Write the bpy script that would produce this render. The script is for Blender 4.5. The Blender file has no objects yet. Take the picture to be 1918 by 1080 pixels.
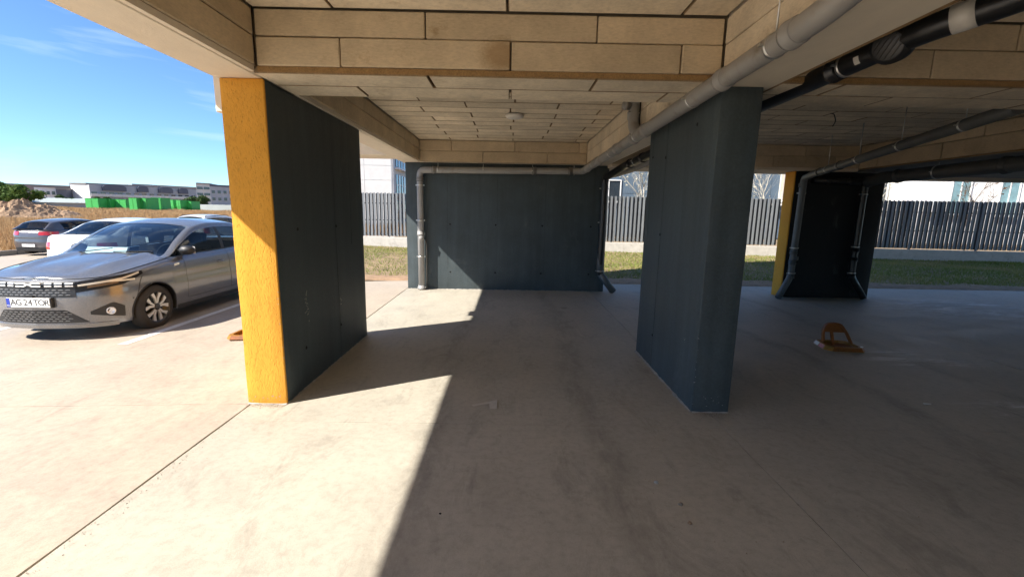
import bpy, bmesh, math, random
import numpy as np
from mathutils import Vector, Matrix

random.seed(7); RNG = np.random.default_rng(7)
SC = bpy.context.scene
COL = SC.collection

# ---------------------------------------------------------------- camera
def setup_camera():
    p, y, r = math.radians(9.945), math.radians(0.344), math.radians(1.048)
    fw = Vector((math.sin(y), math.cos(y), 0)); rt = Vector((math.cos(y), -math.sin(y), 0)); up = Vector((0, 0, 1))
    f2 = fw*math.cos(p) - up*math.sin(p); u2 = up*math.cos(p) + fw*math.sin(p)
    r3 = rt*math.cos(r) + u2*math.sin(r); u3 = u2*math.cos(r) - rt*math.sin(r)
    m = Matrix(((r3.x, u3.x, -f2.x, 0), (r3.y, u3.y, -f2.y, 0), (r3.z, u3.z, -f2.z, 1.6), (0, 0, 0, 1)))
    cd = bpy.data.cameras.new('camera'); cam = bpy.data.objects.new('camera', cd); COL.objects.link(cam)
    cam.matrix_world = m
    cd.sensor_width = 36; cd.sensor_fit = 'HORIZONTAL'; cd.lens = 818.55/1918*36
    cd.clip_start = 0.05; cd.clip_end = 6000
    SC.camera = cam
setup_camera()

# ---------------------------------------------------------------- world, sun, exposure
SUN_EL = math.radians(41.0)
SUN_TRAVEL = Vector((0.871*math.cos(SUN_EL), 0.491*math.cos(SUN_EL), -math.sin(SUN_EL)))
def setup_light():
    w = bpy.data.worlds.new('World'); SC.world = w; w.use_nodes = True
    nt = w.node_tree; n = nt.nodes; l = nt.links
    for x in list(n): n.remove(x)
    out = n.new('ShaderNodeOutputWorld'); bg = n.new('ShaderNodeBackground'); bg.inputs['Strength'].default_value = 0.085
    sky = n.new('ShaderNodeTexSky'); sky.sky_type = 'NISHITA'; sky.sun_disc = False
    sky.sun_elevation = SUN_EL; sky.sun_rotation = math.atan2(-0.871, -0.491)
    sky.air_density = 1.0; sky.dust_density = 0.0; sky.ozone_density = 5.0; sky.altitude = 2000
    # thin streaks of high cloud
    tc = n.new('ShaderNodeTexCoord'); mp = n.new('ShaderNodeMapping'); mp.inputs['Scale'].default_value = (1.2, 1.2, 9.0)
    mp.inputs['Rotation'].default_value = (0.10, -0.06, 0.3)
    ns = n.new('ShaderNodeTexNoise'); ns.inputs['Scale'].default_value = 2.3; ns.inputs['Detail'].default_value = 6; ns.inputs['Roughness'].default_value = 0.55
    ns.inputs['Distortion'].default_value = 0.5
    rp = n.new('ShaderNodeValToRGB'); rp.color_ramp.elements[0].position = 0.56; rp.color_ramp.elements[1].position = 0.90
    rp.color_ramp.elements[1].color = (0.5, 0.5, 0.5, 1)
    mx = n.new('ShaderNodeMix'); mx.data_type = 'RGBA'; mx.inputs['B'].default_value = (6.5, 6.5, 6.6, 1)
    l.new(tc.outputs['Generated'], mp.inputs['Vector']); l.new(mp.outputs[0], ns.inputs['Vector']); l.new(ns.outputs['Fac'], rp.inputs[0])
    l.new(rp.outputs[0], mx.inputs['Factor']); l.new(sky.outputs[0], mx.inputs['A'])
    tn = n.new('ShaderNodeMix'); tn.data_type = 'RGBA'; tn.blend_type = 'MULTIPLY'; tn.inputs['Factor'].default_value = 1.0; tn.inputs['B'].default_value = (0.80, 0.92, 1.0, 1)
    l.new(mx.outputs['Result'], tn.inputs['A']); l.new(tn.outputs['Result'], bg.inputs['Color']); l.new(bg.outputs[0], out.inputs[0])
    sd = bpy.data.lights.new('sun', 'SUN'); sd.energy = 4.1; sd.angle = math.radians(0.53); sd.color = (1.0, 0.93, 0.83)
    so = bpy.data.objects.new('sun', sd); COL.objects.link(so)
    so.rotation_euler = SUN_TRAVEL.to_track_quat('-Z', 'Y').to_euler()
setup_light()
SC.view_settings.view_transform = 'Standard'; SC.view_settings.look = 'None'; SC.view_settings.gamma = 1
SC.view_settings.use_curve_mapping = False
SC.view_settings.exposure = 1.45
SC.render.engine = 'CYCLES'
SC.cycles.use_denoising = True; SC.cycles.use_adaptive_sampling = True; SC.cycles.adaptive_threshold = 0.02
SC.cycles.max_bounces = 10; SC.cycles.diffuse_bounces = 8; SC.cycles.glossy_bounces = 3; SC.cycles.transparent_max_bounces = 12
SC.cycles.use_light_tree = False; SC.world.cycles.sampling_method = 'MANUAL'; SC.world.cycles.sample_map_resolution = 512
SC.cycles.sample_clamp_indirect = 6.0; SC.cycles.caustics_reflective = False; SC.cycles.caustics_refractive = False

# ---------------------------------------------------------------- helpers
def link(o, parent=None):
    COL.objects.link(o)
    if parent is not None: o.parent = parent
    return o
def tag(o, label=None, cat=None, group=None, kind=None):
    if label: o['label'] = label
    if cat: o['category'] = cat
    if group: o['group'] = group
    if kind: o['kind'] = kind
    return o
def empty(name, loc, label=None, cat=None, group=None, rz=0.0):
    o = bpy.data.objects.new(name, None); o.location = loc; o.rotation_euler = (0, 0, rz); o.empty_display_size = 0.1
    link(o); return tag(o, label, cat, group)
def copy_tree(o, parent=None):
    c = o.copy(); COL.objects.link(c); c.parent = parent
    for ch in list(o.children): copy_tree(ch, c)
    return c

class MB:
    """collects shapes and builds ONE mesh object; coordinates are relative to the parent's origin"""
    def __init__(s): s.v = []; s.f = []; s.smooth = []
    def add(s, vs, fs, smooth=False):
        b = len(s.v); s.v += [tuple(p) for p in vs]; s.f += [tuple(i+b for i in f) for f in fs]; s.smooth += [smooth]*len(fs); return s
    def box(s, x0, x1, y0, y1, z0, z1):
        vs = [(x0,y0,z0),(x1,y0,z0),(x1,y1,z0),(x0,y1,z0),(x0,y0,z1),(x1,y0,z1),(x1,y1,z1),(x0,y1,z1)]
        return s.add(vs, [(3,2,1,0),(4,5,6,7),(0,1,5,4),(1,2,6,5),(2,3,7,6),(3,0,4,7)])
    def bar(s, p, q, w, h, up=(0,0,1)):
        p = Vector(p); q = Vector(q); d = (q-p).normalized(); u = Vector(up); r = d.cross(u)
        if r.length < 1e-5: u = Vector((0,1,0)); r = d.cross(u)
        r.normalize(); u = r.cross(d)
        vs = []
        for c in (p, q):
            for a, b in ((-1,-1),(1,-1),(1,1),(-1,1)): vs.append(c + r*(a*w/2) + u*(b*h/2))
        return s.add(vs, [(0,1,2,3),(7,6,5,4),(1,0,4,5),(2,1,5,6),(3,2,6,7),(0,3,7,4)])
    def tube(s, path, rad, n=16, caps=True):
        P = [Vector(p) for p in path]; R_ = rad if hasattr(rad, '__len__') else [rad]*len(P)
        vs = []; fs = []; u = None
        for i, p in enumerate(P):
            if i == 0: d = P[1]-P[0]
            elif i == len(P)-1: d = P[-1]-P[-2]
            else: d = (P[i+1]-P[i]).normalized() + (P[i]-P[i-1]).normalized()
            if d.length < 1e-9: d = Vector((0,0,1))
            d.normalize()
            if u is None:
                u = d.orthogonal().normalized()
            u = (u - d*u.dot(d));
            if u.length < 1e-6: u = d.orthogonal()
            u.normalize(); r = d.cross(u)
            for k in range(n):
                t = 2*math.pi*k/n; vs.append(p + (u*math.cos(t) + r*math.sin(t))*R_[i])
        for i in range(len(P)-1):
            for k in range(n): fs.append((i*n+k, i*n+(k+1)%n, (i+1)*n+(k+1)%n, (i+1)*n+k))
        s.add(vs, fs, True)
        if caps:
            b = len(s.v)-len(vs)
            s.f.append(tuple(b+k for k in reversed(range(n)))); s.smooth.append(False)
            e = b+(len(P)-1)*n; s.f.append(tuple(e+k for k in range(n))); s.smooth.append(False)
        return s
    def lathe(s, prof, origin, axis, n=32, close=False):
        """prof: list of (radius, along axis)"""
        o = Vector(origin); d = Vector(axis).normalized(); u = d.orthogonal().normalized(); r = d.cross(u)
        vs = []; fs = []; m = len(prof)
        for k in range(n):
            t = 2*math.pi*k/n; e = u*math.cos(t) + r*math.sin(t)
            for (rr, h) in prof: vs.append(o + e*rr + d*h)
        for k in range(n):
            k2 = (k+1) % n
            for j in range(m-1): fs.append((k*m+j, k2*m+j, k2*m+j+1, k*m+j+1))
            if close: fs.append((k*m+m-1, k2*m+m-1, k2*m, k*m))
        return s.add(vs, fs, True)
    def prism(s, poly, origin, ex, ey, ez, depth):
        """extrude a 2D polygon"""
        o = Vector(origin); ex = Vector(ex); ey = Vector(ey); ez = Vector(ez); n = len(poly)
        vs = [o + ex*a + ey*b for a, b in poly] + [o + ex*a + ey*b + ez*depth for a, b in poly]
        fs = [tuple(reversed(range(n))), tuple(range(n, 2*n))] + [(i, (i+1)%n, n+(i+1)%n, n+i) for i in range(n)]
        return s.add(vs, fs)
    def grid(s, rows, smooth=True, flip=False):
        m = len(rows[0]); vs = [p for r in rows for p in r]; fs = []
        for i in range(len(rows)-1):
            for j in range(m-1):
                f = (i*m+j, i*m+j+1, (i+1)*m+j+1, (i+1)*m+j); fs.append(tuple(reversed(f)) if flip else f)
        return s.add(vs, fs, smooth)
    def mesh(s, name, mat):
        me = bpy.data.meshes.new(name); me.from_pydata([tuple(p) for p in s.v], [], s.f)
        me.polygons.foreach_set('use_smooth', s.smooth); me.update()
        if mat is not None: me.materials.append(mat)
        return me
    def build(s, name, mat, parent=None, bevel=0, seg=1, weld=False):
        me = s.mesh(name, mat)
        if bevel or weld:
            bm = bmesh.new(); bm.from_mesh(me)
            if weld: bmesh.ops.remove_doubles(bm, verts=bm.verts, dist=1e-5)
            if bevel:
                ed = [e for e in bm.edges if len(e.link_faces) == 2 and e.calc_face_angle(0) > 0.5]
                bmesh.ops.bevel(bm, geom=ed, offset=bevel, segments=seg, affect='EDGES', profile=0.5, clamp_overlap=True)
            bmesh.ops.recalc_face_normals(bm, faces=bm.faces)
            bm.to_mesh(me); bm.free()
        o = bpy.data.objects.new(name, me); return link(o, parent)

def big_mesh(name, V, F, mat, parent=None, smooth=False):
    """V (n,3), F (m,k) numpy arrays"""
    me = bpy.data.meshes.new(name); k = F.shape[1]
    me.vertices.add(len(V)); me.vertices.foreach_set('co', np.asarray(V, np.float32).ravel())
    me.loops.add(F.size); me.loops.foreach_set('vertex_index', F.astype(np.int32).ravel())
    me.polygons.add(len(F)); me.polygons.foreach_set('loop_start', np.arange(0, F.size, k, dtype=np.int32))
    me.polygons.foreach_set('loop_total', np.full(len(F), k, np.int32))
    me.update(); me.validate()
    if smooth: me.polygons.foreach_set('use_smooth', np.ones(len(F), bool))
    me.materials.append(mat)
    return link(bpy.data.objects.new(name, me), parent)

def bend(pts, r=0.1, n=6):
    """round the corners of a polyline"""
    P = [Vector(p) for p in pts]; out = [P[0]]
    for i in range(1, len(P)-1):
        a, b, c = P[i-1], P[i], P[i+1]
        d1 = (a-b); d2 = (c-b); k = min(r, d1.length*0.45, d2.length*0.45)
        s = b + d1.normalized()*k; e = b + d2.normalized()*k
        for j in range(n+1):
            t = j/n; out.append(s*(1-t)**2 + b*2*t*(1-t) + e*t*t)
    return out + [P[-1]]

# ---------------------------------------------------------------- materials
def nodes_of(name):
    m = bpy.data.materials.new(name); m.use_nodes = True; nt = m.node_tree
    return m, nt, nt.nodes, nt.links, nt.nodes['Principled BSDF']
def noise(nt, scale, detail=4, rough=0.55, vec=None, dist=0.0):
    n = nt.nodes.new('ShaderNodeTexNoise'); n.inputs['Scale'].default_value = scale; n.inputs['Detail'].default_value = detail
    n.inputs['Roughness'].default_value = rough; n.inputs['Distortion'].default_value = dist
    if vec is not None: nt.links.new(vec, n.inputs['Vector'])
    return n.outputs['Fac']
def ramp(nt, fac, stops):
    r = nt.nodes.new('ShaderNodeValToRGB'); e = r.color_ramp.elements
    while len(e) < len(stops): e.new(0.5)
    for el, (p, c) in zip(e, stops): el.position = p; el.color = (c, c, c, 1) if isinstance(c, (int, float)) else (*c, 1)
    nt.links.new(fac, r.inputs[0]); return r.outputs[0]
def mixc(nt, fac, a, b, mode='MIX'):
    m = nt.nodes.new('ShaderNodeMix'); m.data_type = 'RGBA'; m.blend_type = mode
    for sock, v in (('Factor', fac), ('A', a), ('B', b)):
        i = [x for x in m.inputs if x.name == sock and (x.type == ('VALUE' if sock == 'Factor' else 'RGBA'))][0]
        if hasattr(v, 'is_output'): nt.links.new(v, i)
        elif isinstance(v, (int, float)): i.default_value = v
        else: i.default_value = (*v, 1)
    return [x for x in m.outputs if x.type == 'RGBA'][0]
def position(nt, scale=(1,1,1)):
    g = nt.nodes.new('ShaderNodeNewGeometry'); mp = nt.nodes.new('ShaderNodeMapping'); mp.inputs['Scale'].default_value = scale
    nt.links.new(g.outputs['Position'], mp.inputs['Vector']); return mp.outputs[0]
def objrand(nt):
    return nt.nodes.new('ShaderNodeObjectInfo').outputs['Random']
def bumpnode(nt, bsdf, h, strength, dist=0.01):
    b = nt.nodes.new('ShaderNodeBump'); b.inputs['Strength'].default_value = strength; b.inputs['Distance'].default_value = dist
    nt.links.new(h, b.inputs['Height']); nt.links.new(b.outputs[0], bsdf.inputs['Normal'])
def addm(nt, a, b, op='ADD'):
    m = nt.nodes.new('ShaderNodeMath'); m.operation = op
    for i, v in enumerate((a, b)):
        if hasattr(v, 'is_output'): nt.links.new(v, m.inputs[i])
        else: m.inputs[i].default_value = v
    return m.outputs[0]
def sc_(c, k): return tuple(max(0, x*k) for x in c)

def M(name, c, rough=0.7, var=0.12, scale=6.0, bump=0.0, bscale=60.0, metal=0.0, coat=0.0, rand=0.0, stretch=(1,1,1), spec=0.5, bdist=0.004, dirt=None):
    """general procedural material: two noises vary the colour, one drives the relief"""
    m, nt, n, l, b = nodes_of(name)
    v = position(nt, stretch)
    f = noise(nt, scale, 6, 0.6, v)
    col = ramp(nt, f, [(0.25, sc_(c, 1-var)), (0.75, sc_(c, 1+var))])
    f2 = noise(nt, scale*0.17, 3, 0.5, v)
    col = mixc(nt, 1.0, col, ramp(nt, f2, [(0.3, 1-var*0.7), (0.7, 1.0)]), 'MULTIPLY')
    if dirt:
        f3 = ramp(nt, noise(nt, scale*0.6, 8, 0.7, v), [(0.55, 0.0), (0.72, 1.0)]); col = mixc(nt, f3, col, dirt)
    if rand:
        col = mixc(nt, 1.0, col, ramp(nt, objrand(nt), [(0, 1-rand), (1, 1+rand)]), 'MULTIPLY')
    l.new(col, b.inputs['Base Color'])
    l.new(ramp(nt, f, [(0.2, max(0.02, rough-0.06)), (0.8, min(1, rough+0.06))]), b.inputs['Roughness'])
    b.inputs['Metallic'].default_value = metal; b.inputs['Coat Weight'].default_value = coat; b.inputs['Coat Roughness'].default_value = 0.04
    b.inputs['Specular IOR Level'].default_value = spec
    if bump: bumpnode(nt, b, noise(nt, bscale, 4, 0.6, v), bump, bdist)
    return m

def mat_floor(name, base, warm, k_stain=1.0, marks=False):
    m, nt, n, l, b = nodes_of(name); v = position(nt)
    big = noise(nt, 0.5, 3, 0.55, v); mid = noise(nt, 2.4, 6, 0.70, v, 0.4); fine = noise(nt, 19, 5, 0.72, v); speck = noise(nt, 190, 2, 0.5, v)
    col = ramp(nt, big, [(0.3, sc_(base, 0.90)), (0.52, base), (0.72, warm)])
    col = mixc(nt, 1.0, col, ramp(nt, mid, [(0.28, 0.86), (0.5, 0.985), (0.72, 1.05)]), 'MULTIPLY')
    col = mixc(nt, 1.0, col, ramp(nt, fine, [(0.28, 0.84), (0.5, 1.0), (0.72, 1.09)]), 'MULTIPLY')
    col = mixc(nt, 1.0, col, ramp(nt, speck, [(0.2, 0.84), (0.5, 1.0), (0.8, 1.08)]), 'MULTIPLY')
    # scuffed dark rubbing, stretched along the bays
    st = ramp(nt, noise(nt, 2.6, 7, 0.78, position(nt, (1.3, 0.5, 1)), 0.8), [(0.53, 0.0), (0.70, 0.55*k_stain)])
    col = mixc(nt, st, col, sc_(base, 0.48))
    # small oil spots
    vo = n.new('ShaderNodeTexVoronoi'); vo.inputs['Scale'].default_value = 0.8; vo.inputs['Randomness'].default_value = 1.0; l.new(position(nt, (1, 1, 1)), vo.inputs['Vector'])
    sp = ramp(nt, addm(nt, vo.outputs['Distance'], addm(nt, fine, 0.12, 'MULTIPLY'), 'ADD'), [(0.085, 0.7*k_stain), (0.14, 0.0)])
    col = mixc(nt, sp, col, sc_(base, 0.35))
    # fine scratches in two directions
    for sc3 in ((60, 2.0, 1), (3.0, 50, 1)):
        col = mixc(nt, ramp(nt, noise(nt, 1.0, 3, 0.5, position(nt, sc3), 0.2), [(0.68, 0.0), (0.74, 0.16)]), col, sc_(warm, 1.25))
    if k_stain > 0.5:
        # tyre tracks leading into the middle and right bays
        sx = n.new('ShaderNodeSeparateXYZ'); l.new(v, sx.inputs[0])
        wob = addm(nt, addm(nt, noise(nt, 0.35, 2, 0.5, v), -0.5), 0.9, 'MULTIPLY')
        xx_ = addm(nt, sx.outputs[0], wob)
        brk = ramp(nt, noise(nt, 3.5, 5, 0.8, position(nt, (1.6, 0.6, 1))), [(0.38, 0.0), (0.62, 0.50)])
        for c_ in (-0.62, 0.72, 3.3, 4.7):
            d_ = addm(nt, addm(nt, xx_, -c_), 0.0, 'ABSOLUTE')
            f_ = addm(nt, ramp(nt, d_, [(0.05, 0.95), (0.16, 0.0)]), brk, 'MULTIPLY')
            col = mixc(nt, f_, col, sc_(base, 0.42))
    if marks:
        # pale streaky patches at set spots on the right-hand floor
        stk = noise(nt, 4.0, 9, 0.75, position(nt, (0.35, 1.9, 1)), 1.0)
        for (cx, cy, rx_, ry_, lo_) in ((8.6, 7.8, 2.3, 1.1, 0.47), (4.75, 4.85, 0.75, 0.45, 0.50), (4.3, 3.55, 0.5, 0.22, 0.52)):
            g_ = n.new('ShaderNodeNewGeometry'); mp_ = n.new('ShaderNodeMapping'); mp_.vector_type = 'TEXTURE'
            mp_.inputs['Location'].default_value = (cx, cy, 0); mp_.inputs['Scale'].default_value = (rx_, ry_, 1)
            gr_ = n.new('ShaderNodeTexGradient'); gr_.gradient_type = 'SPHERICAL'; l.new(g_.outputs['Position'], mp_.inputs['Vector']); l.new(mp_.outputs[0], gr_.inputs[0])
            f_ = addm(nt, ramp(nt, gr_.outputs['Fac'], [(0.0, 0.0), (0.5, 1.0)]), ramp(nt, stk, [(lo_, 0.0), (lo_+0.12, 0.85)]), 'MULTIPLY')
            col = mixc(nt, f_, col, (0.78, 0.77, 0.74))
    l.new(col, b.inputs['Base Color'])
    l.new(ramp(nt, mid, [(0.3, 0.48), (0.7, 0.70)]), b.inputs['Roughness']); b.inputs['Specular IOR Level'].default_value = 0.22
    bumpnode(nt, b, addm(nt, mid, addm(nt, fine, 0.5, 'MULTIPLY')), 0.16, 0.008)
    return m

def mat_board(name, c, edge, rand=0.07, bumpk=0.5):
    """wood-wool insulation board: pale binder, brown fibre showing through, tinted singly"""
    m, nt, n, l, b = nodes_of(name); v = position(nt)
    fib = noise(nt, 55, 5, 0.7, position(nt, (0.5, 0.5, 1.6)), 0.4); blot = noise(nt, 3.2, 5, 0.6, v)
    col = ramp(nt, fib, [(0.25, sc_(c, 0.80)), (0.55, c), (0.8, sc_(c, 1.10))])
    col = mixc(nt, 1.0, col, ramp(nt, blot, [(0.3, 0.80), (0.7, 1.07)]), 'MULTIPLY')
    w = ramp(nt, noise(nt, 7.0, 9, 0.78, v), [(0.56, 0.0), (0.72, 0.85)])
    w2 = ramp(nt, noise(nt, 0.9, 2, 0.5, v), [(0.42, 0.0), (0.66, 0.8)])
    col = mixc(nt, addm(nt, w, w2, 'MULTIPLY'), col, edge)
    g_ = n.new('ShaderNodeNewGeometry'); mp_ = n.new('ShaderNodeMapping'); mp_.vector_type = 'TEXTURE'
    mp_.inputs['Location'].default_value = (-0.07, 3.27, 2.67); mp_.inputs['Scale'].default_value = (0.30, 0.1, 0.20)
    gr_ = n.new('ShaderNodeTexGradient'); gr_.gradient_type = 'SPHERICAL'; l.new(g_.outputs['Position'], mp_.inputs['Vector']); l.new(mp_.outputs[0], gr_.inputs[0])
    pt_ = ramp(nt, addm(nt, gr_.outputs['Fac'], addm(nt, noise(nt, 60, 6, 0.8, v), 0.6, 'MULTIPLY'), 'ADD'), [(0.60, 0.0), (1.0, 0.6)])
    lim = n.new('ShaderNodeMath'); lim.operation = 'LESS_THAN'; sxx = n.new('ShaderNodeSeparateXYZ'); l.new(v, sxx.inputs[0]); l.new(sxx.outputs[0], lim.inputs[0]); lim.inputs[1].default_value = -0.018
    pt2 = addm(nt, addm(nt, pt_, lim.outputs[0], 'MULTIPLY'), ramp(nt, gr_.outputs['Fac'], [(0.0, 0.0), (0.05, 1.0)]), 'MULTIPLY')
    col = mixc(nt, pt2, col, edge)
    col = mixc(nt, 1.0, col, ramp(nt, objrand(nt), [(0, 1-rand), (1, 1+rand)]), 'MULTIPLY')
    l.new(col, b.inputs['Base Color']); b.inputs['Roughness'].default_value = 0.92; b.inputs['Specular IOR Level'].default_value = 0.15
    bumpnode(nt, b, fib, bumpk, 0.004)
    return m

def mat_stucco(name, c, bumpk=0.55):
    m, nt, n, l, b = nodes_of(name); v = position(nt)
    st = noise(nt, 85, 4, 0.6, position(nt, (1, 1, 0.40)), 0.5); wv = noise(nt, 120, 3, 0.6, v); big = noise(nt, 1.6, 4, 0.6, v)
    col = ramp(nt, st, [(0.28, sc_(c, 0.80)), (0.42, c), (0.75, sc_(c, 1.06))])
    col = mixc(nt, 1.0, col, ramp(nt, big, [(0.3, 0.92), (0.7, 1.04)]), 'MULTIPLY')
    l.new(col, b.inputs['Base Color']); b.inputs['Roughness'].default_value = 0.85; b.inputs['Specular IOR Level'].default_value = 0.25
    bumpnode(nt, b, addm(nt, ramp(nt, st, [(0.25, 0.0), (0.5, 1.0)]), addm(nt, wv, 0.4, 'MULTIPLY')), bumpk, 0.006)
    return m

def mat_paintwall(name, c):
    """dark painted concrete: roller bands, drips, faded patches, rubbed and chipped spots"""
    m, nt, n, l, b = nodes_of(name); v = position(nt)
    big = noise(nt, 1.3, 7, 0.68, v); fine = noise(nt, 55, 4, 0.65, v); drip = noise(nt, 1.0, 5, 0.6, position(nt, (7, 7, 0.55)), 0.3)
    col = ramp(nt, big, [(0.28, sc_(c, 0.74)), (0.5, c), (0.74, sc_(c, 1.30))])
    col = mixc(nt, 1.0, col, ramp(nt, drip, [(0.3, 0.82), (0.55, 1.0), (0.75, 1.16)]), 'MULTIPLY')
    col = mixc(nt, 1.0, col, ramp(nt, fine, [(0.3, 0.86), (0.7, 1.12)]), 'MULTIPLY')
    pale = ramp(nt, noise(nt, 2.1, 9, 0.75, position(nt, (1, 1, 0.7)), 0.7), [(0.58, 0.0), (0.78, 0.42)])
    col = mixc(nt, pale, col, sc_((0.19, 0.20, 0.20), 1.0))
    chip = ramp(nt, noise(nt, 26, 6, 0.8, v, 0.8), [(0.715, 0.0), (0.735, 0.7)]); mk = ramp(nt, noise(nt, 1.1, 3, 0.5, v), [(0.48, 0.0), (0.60, 1.0)])
    col = mixc(nt, addm(nt, chip, mk, 'MULTIPLY'), col, (0.34, 0.34, 0.33))
    l.new(col, b.inputs['Base Color'])
    l.new(ramp(nt, big, [(0.3, 0.5), (0.7, 0.72)]), b.inputs['Roughness']); b.inputs['Specular IOR Level'].default_value = 0.35
    bumpnode(nt, b, addm(nt, fine, addm(nt, big, 2.0, 'MULTIPLY')), 0.30, 0.006)
    return m

def mat_glass(name, tint=(0.55, 0.62, 0.62), ior=1.5, boost=1.0):
    m, nt, n, l, b = nodes_of(name); n.remove(b)
    out = [x for x in n if x.type == 'OUTPUT_MATERIAL'][0]
    tr = n.new('ShaderNodeBsdfTransparent'); tr.inputs[0].default_value = (*tint, 1)
    gl = n.new('ShaderNodeBsdfGlossy'); gl.inputs['Roughness'].default_value = 0.02; gl.inputs[0].default_value = (1, 1, 1, 1)
    ge = n.new('ShaderNodeNewGeometry'); dt = n.new('ShaderNodeVectorMath'); dt.operation = 'DOT_PRODUCT'
    l.new(ge.outputs['Incoming'], dt.inputs[0]); l.new(ge.outputs['Normal'], dt.inputs[1])
    om = addm(nt, 1.0, addm(nt, dt.outputs['Value'], 0.0, 'ABSOLUTE'), 'SUBTRACT')
    fres = addm(nt, addm(nt, addm(nt, om, 5.0, 'POWER'), 0.96, 'MULTIPLY'), 0.04)
    mx = n.new('ShaderNodeMixShader')
    l.new(addm(nt, fres, boost, 'MULTIPLY'), mx.inputs[0]); l.new(tr.outputs[0], mx.inputs[1]); l.new(gl.outputs[0], mx.inputs[2]); l.new(mx.outputs[0], out.inputs[0])
    return m

def mat_leaf(name, cols, trans=0.3, scale=0.7):
    m, nt, n, l, b = nodes_of(name); v = position(nt)
    col = ramp(nt, noise(nt, scale, 5, 0.7, v), [(0.3, cols[0]), (0.5, cols[1]), (0.7, cols[2])])
    f = noise(nt, 23.0, 2, 0.5, v); col = mixc(nt, 1.0, col, ramp(nt, f, [(0.3, 0.7), (0.7, 1.25)]), 'MULTIPLY')
    l.new(col, b.inputs['Base Color']); b.inputs['Roughness'].default_value = 0.75; b.inputs['Specular IOR Level'].default_value = 0.2
    if trans:
        out = [x for x in n if x.type == 'OUTPUT_MATERIAL'][0]; t = n.new('ShaderNodeBsdfTranslucent'); l.new(col, t.inputs[0])
        mx = n.new('ShaderNodeMixShader'); mx.inputs[0].default_value = trans; l.new(b.outputs[0], mx.inputs[1]); l.new(t.outputs[0], mx.inputs[2]); l.new(mx.outputs[0], out.inputs[0])
    return m

X = {}
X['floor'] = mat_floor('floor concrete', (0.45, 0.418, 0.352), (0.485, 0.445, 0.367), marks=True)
X['paving'] = mat_floor('paving concrete', (0.43, 0.37, 0.30), (0.47, 0.395, 0.31), 0.5)
X['joint'] = M('joint filler', (0.035, 0.030, 0.026), 0.9, 0.3, 40)
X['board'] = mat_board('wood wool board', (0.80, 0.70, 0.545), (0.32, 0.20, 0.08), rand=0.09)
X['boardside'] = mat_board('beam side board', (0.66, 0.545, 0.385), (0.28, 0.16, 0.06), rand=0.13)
X['rawedge'] = M('raw wood wool edge', (0.30, 0.21, 0.12), 0.95, 0.3, 90)
X['edge'] = M('raw board edge', (0.34, 0.21, 0.09), 0.95, 0.3, 90, 0.6, 120)
X['plaster'] = M('cream plaster', (0.78, 0.70, 0.575), 0.9, 0.06, 9, 0.35, 90, stretch=(1, 0.4, 1))
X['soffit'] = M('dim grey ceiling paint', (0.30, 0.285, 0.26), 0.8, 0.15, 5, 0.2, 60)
X['slab'] = M('bare concrete slab', (0.20, 0.165, 0.12), 0.95, 0.2, 10)
X['facade'] = M('cream facade render', (0.66, 0.60, 0.50), 0.9, 0.06, 4, 0.2, 80)
X['yellow'] = mat_stucco('ochre stucco', (0.72, 0.34, 0.045))
X['darkwall'] = mat_paintwall('slate blue wall paint', (0.060, 0.078, 0.086))
X['blackwall'] = mat_paintwall('black wall paint', (0.009, 0.010, 0.012))
X['hole'] = M('tie hole', (0.006, 0.006, 0.007), 0.9, 0.2, 30)
X['seam'] = M('formwork seam', (0.026, 0.036, 0.042), 0.6, 0.3, 30)
X['lime'] = M('lime bloom', (0.42, 0.40, 0.37), 0.9, 0.3, 30)
X['greypipe'] = M('grey drain plastic', (0.33, 0.325, 0.32), 0.42, 0.10, 4, 0.04, 30, dirt=(0.20, 0.17, 0.13))
X['blackpipe'] = M('black drain plastic', (0.016, 0.016, 0.017), 0.36, 0.2, 5, 0.04, 30)
X['darkgreypipe'] = M('dark grey drain plastic', (0.11, 0.12, 0.125), 0.42, 0.15, 5, 0.04, 30)
X['collector'] = M('dark grey collector plastic', (0.075, 0.078, 0.08), 0.5, 0.15, 4, 0.04, 30)
X['rubber'] = M('pipe seal rubber', (0.02, 0.018, 0.016), 0.6, 0.2, 30)
X['zinc'] = M('zinc clamp', (0.62, 0.62, 0.60), 0.35, 0.1, 20, metal=0.9)
X['lampshade'] = M('white lamp plastic', (0.78, 0.75, 0.70), 0.35, 0.03, 10)
X['orange'] = M('orange painted steel', (0.27, 0.085, 0.012), 0.5, 0.25, 18, 0.1, 60, dirt=(0.16, 0.07, 0.02))
X['yellowsteel'] = M('yellow painted steel', (0.36, 0.17, 0.025), 0.5, 0.25, 18, 0.1, 60)
X['redtape'] = M('red reflective tape', (0.48, 0.06, 0.03), 0.35, 0.15, 25)
X['whitetape'] = M('white reflective tape', (0.66, 0.64, 0.60), 0.35, 0.1, 25)
X['whiteline'] = M('worn white road paint', (0.74, 0.73, 0.70), 0.7, 0.12, 25, dirt=(0.50, 0.45, 0.38))
X['kerb'] = M('kerb concrete', (0.30, 0.28, 0.25), 0.9, 0.18, 12, 0.4, 60, rand=0.08)
X['soil'] = M('dry soil', (0.36, 0.235, 0.14), 0.97, 0.35, 6, 0.8, 25, bdist=0.03)
X['fieldsoil'] = M('dry field soil', (0.38, 0.26, 0.15), 0.97, 0.3, 0.8, 0.8, 4, bdist=0.05)
X['lawnsoil'] = M('lawn soil', (0.28, 0.20, 0.11), 0.97, 0.4, 3, 0.6, 25, bdist=0.02)
X['lowwall'] = M('fence footing concrete', (0.50, 0.48, 0.44), 0.9, 0.12, 6, 0.4, 60, dirt=(0.33, 0.30, 0.26))
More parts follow.
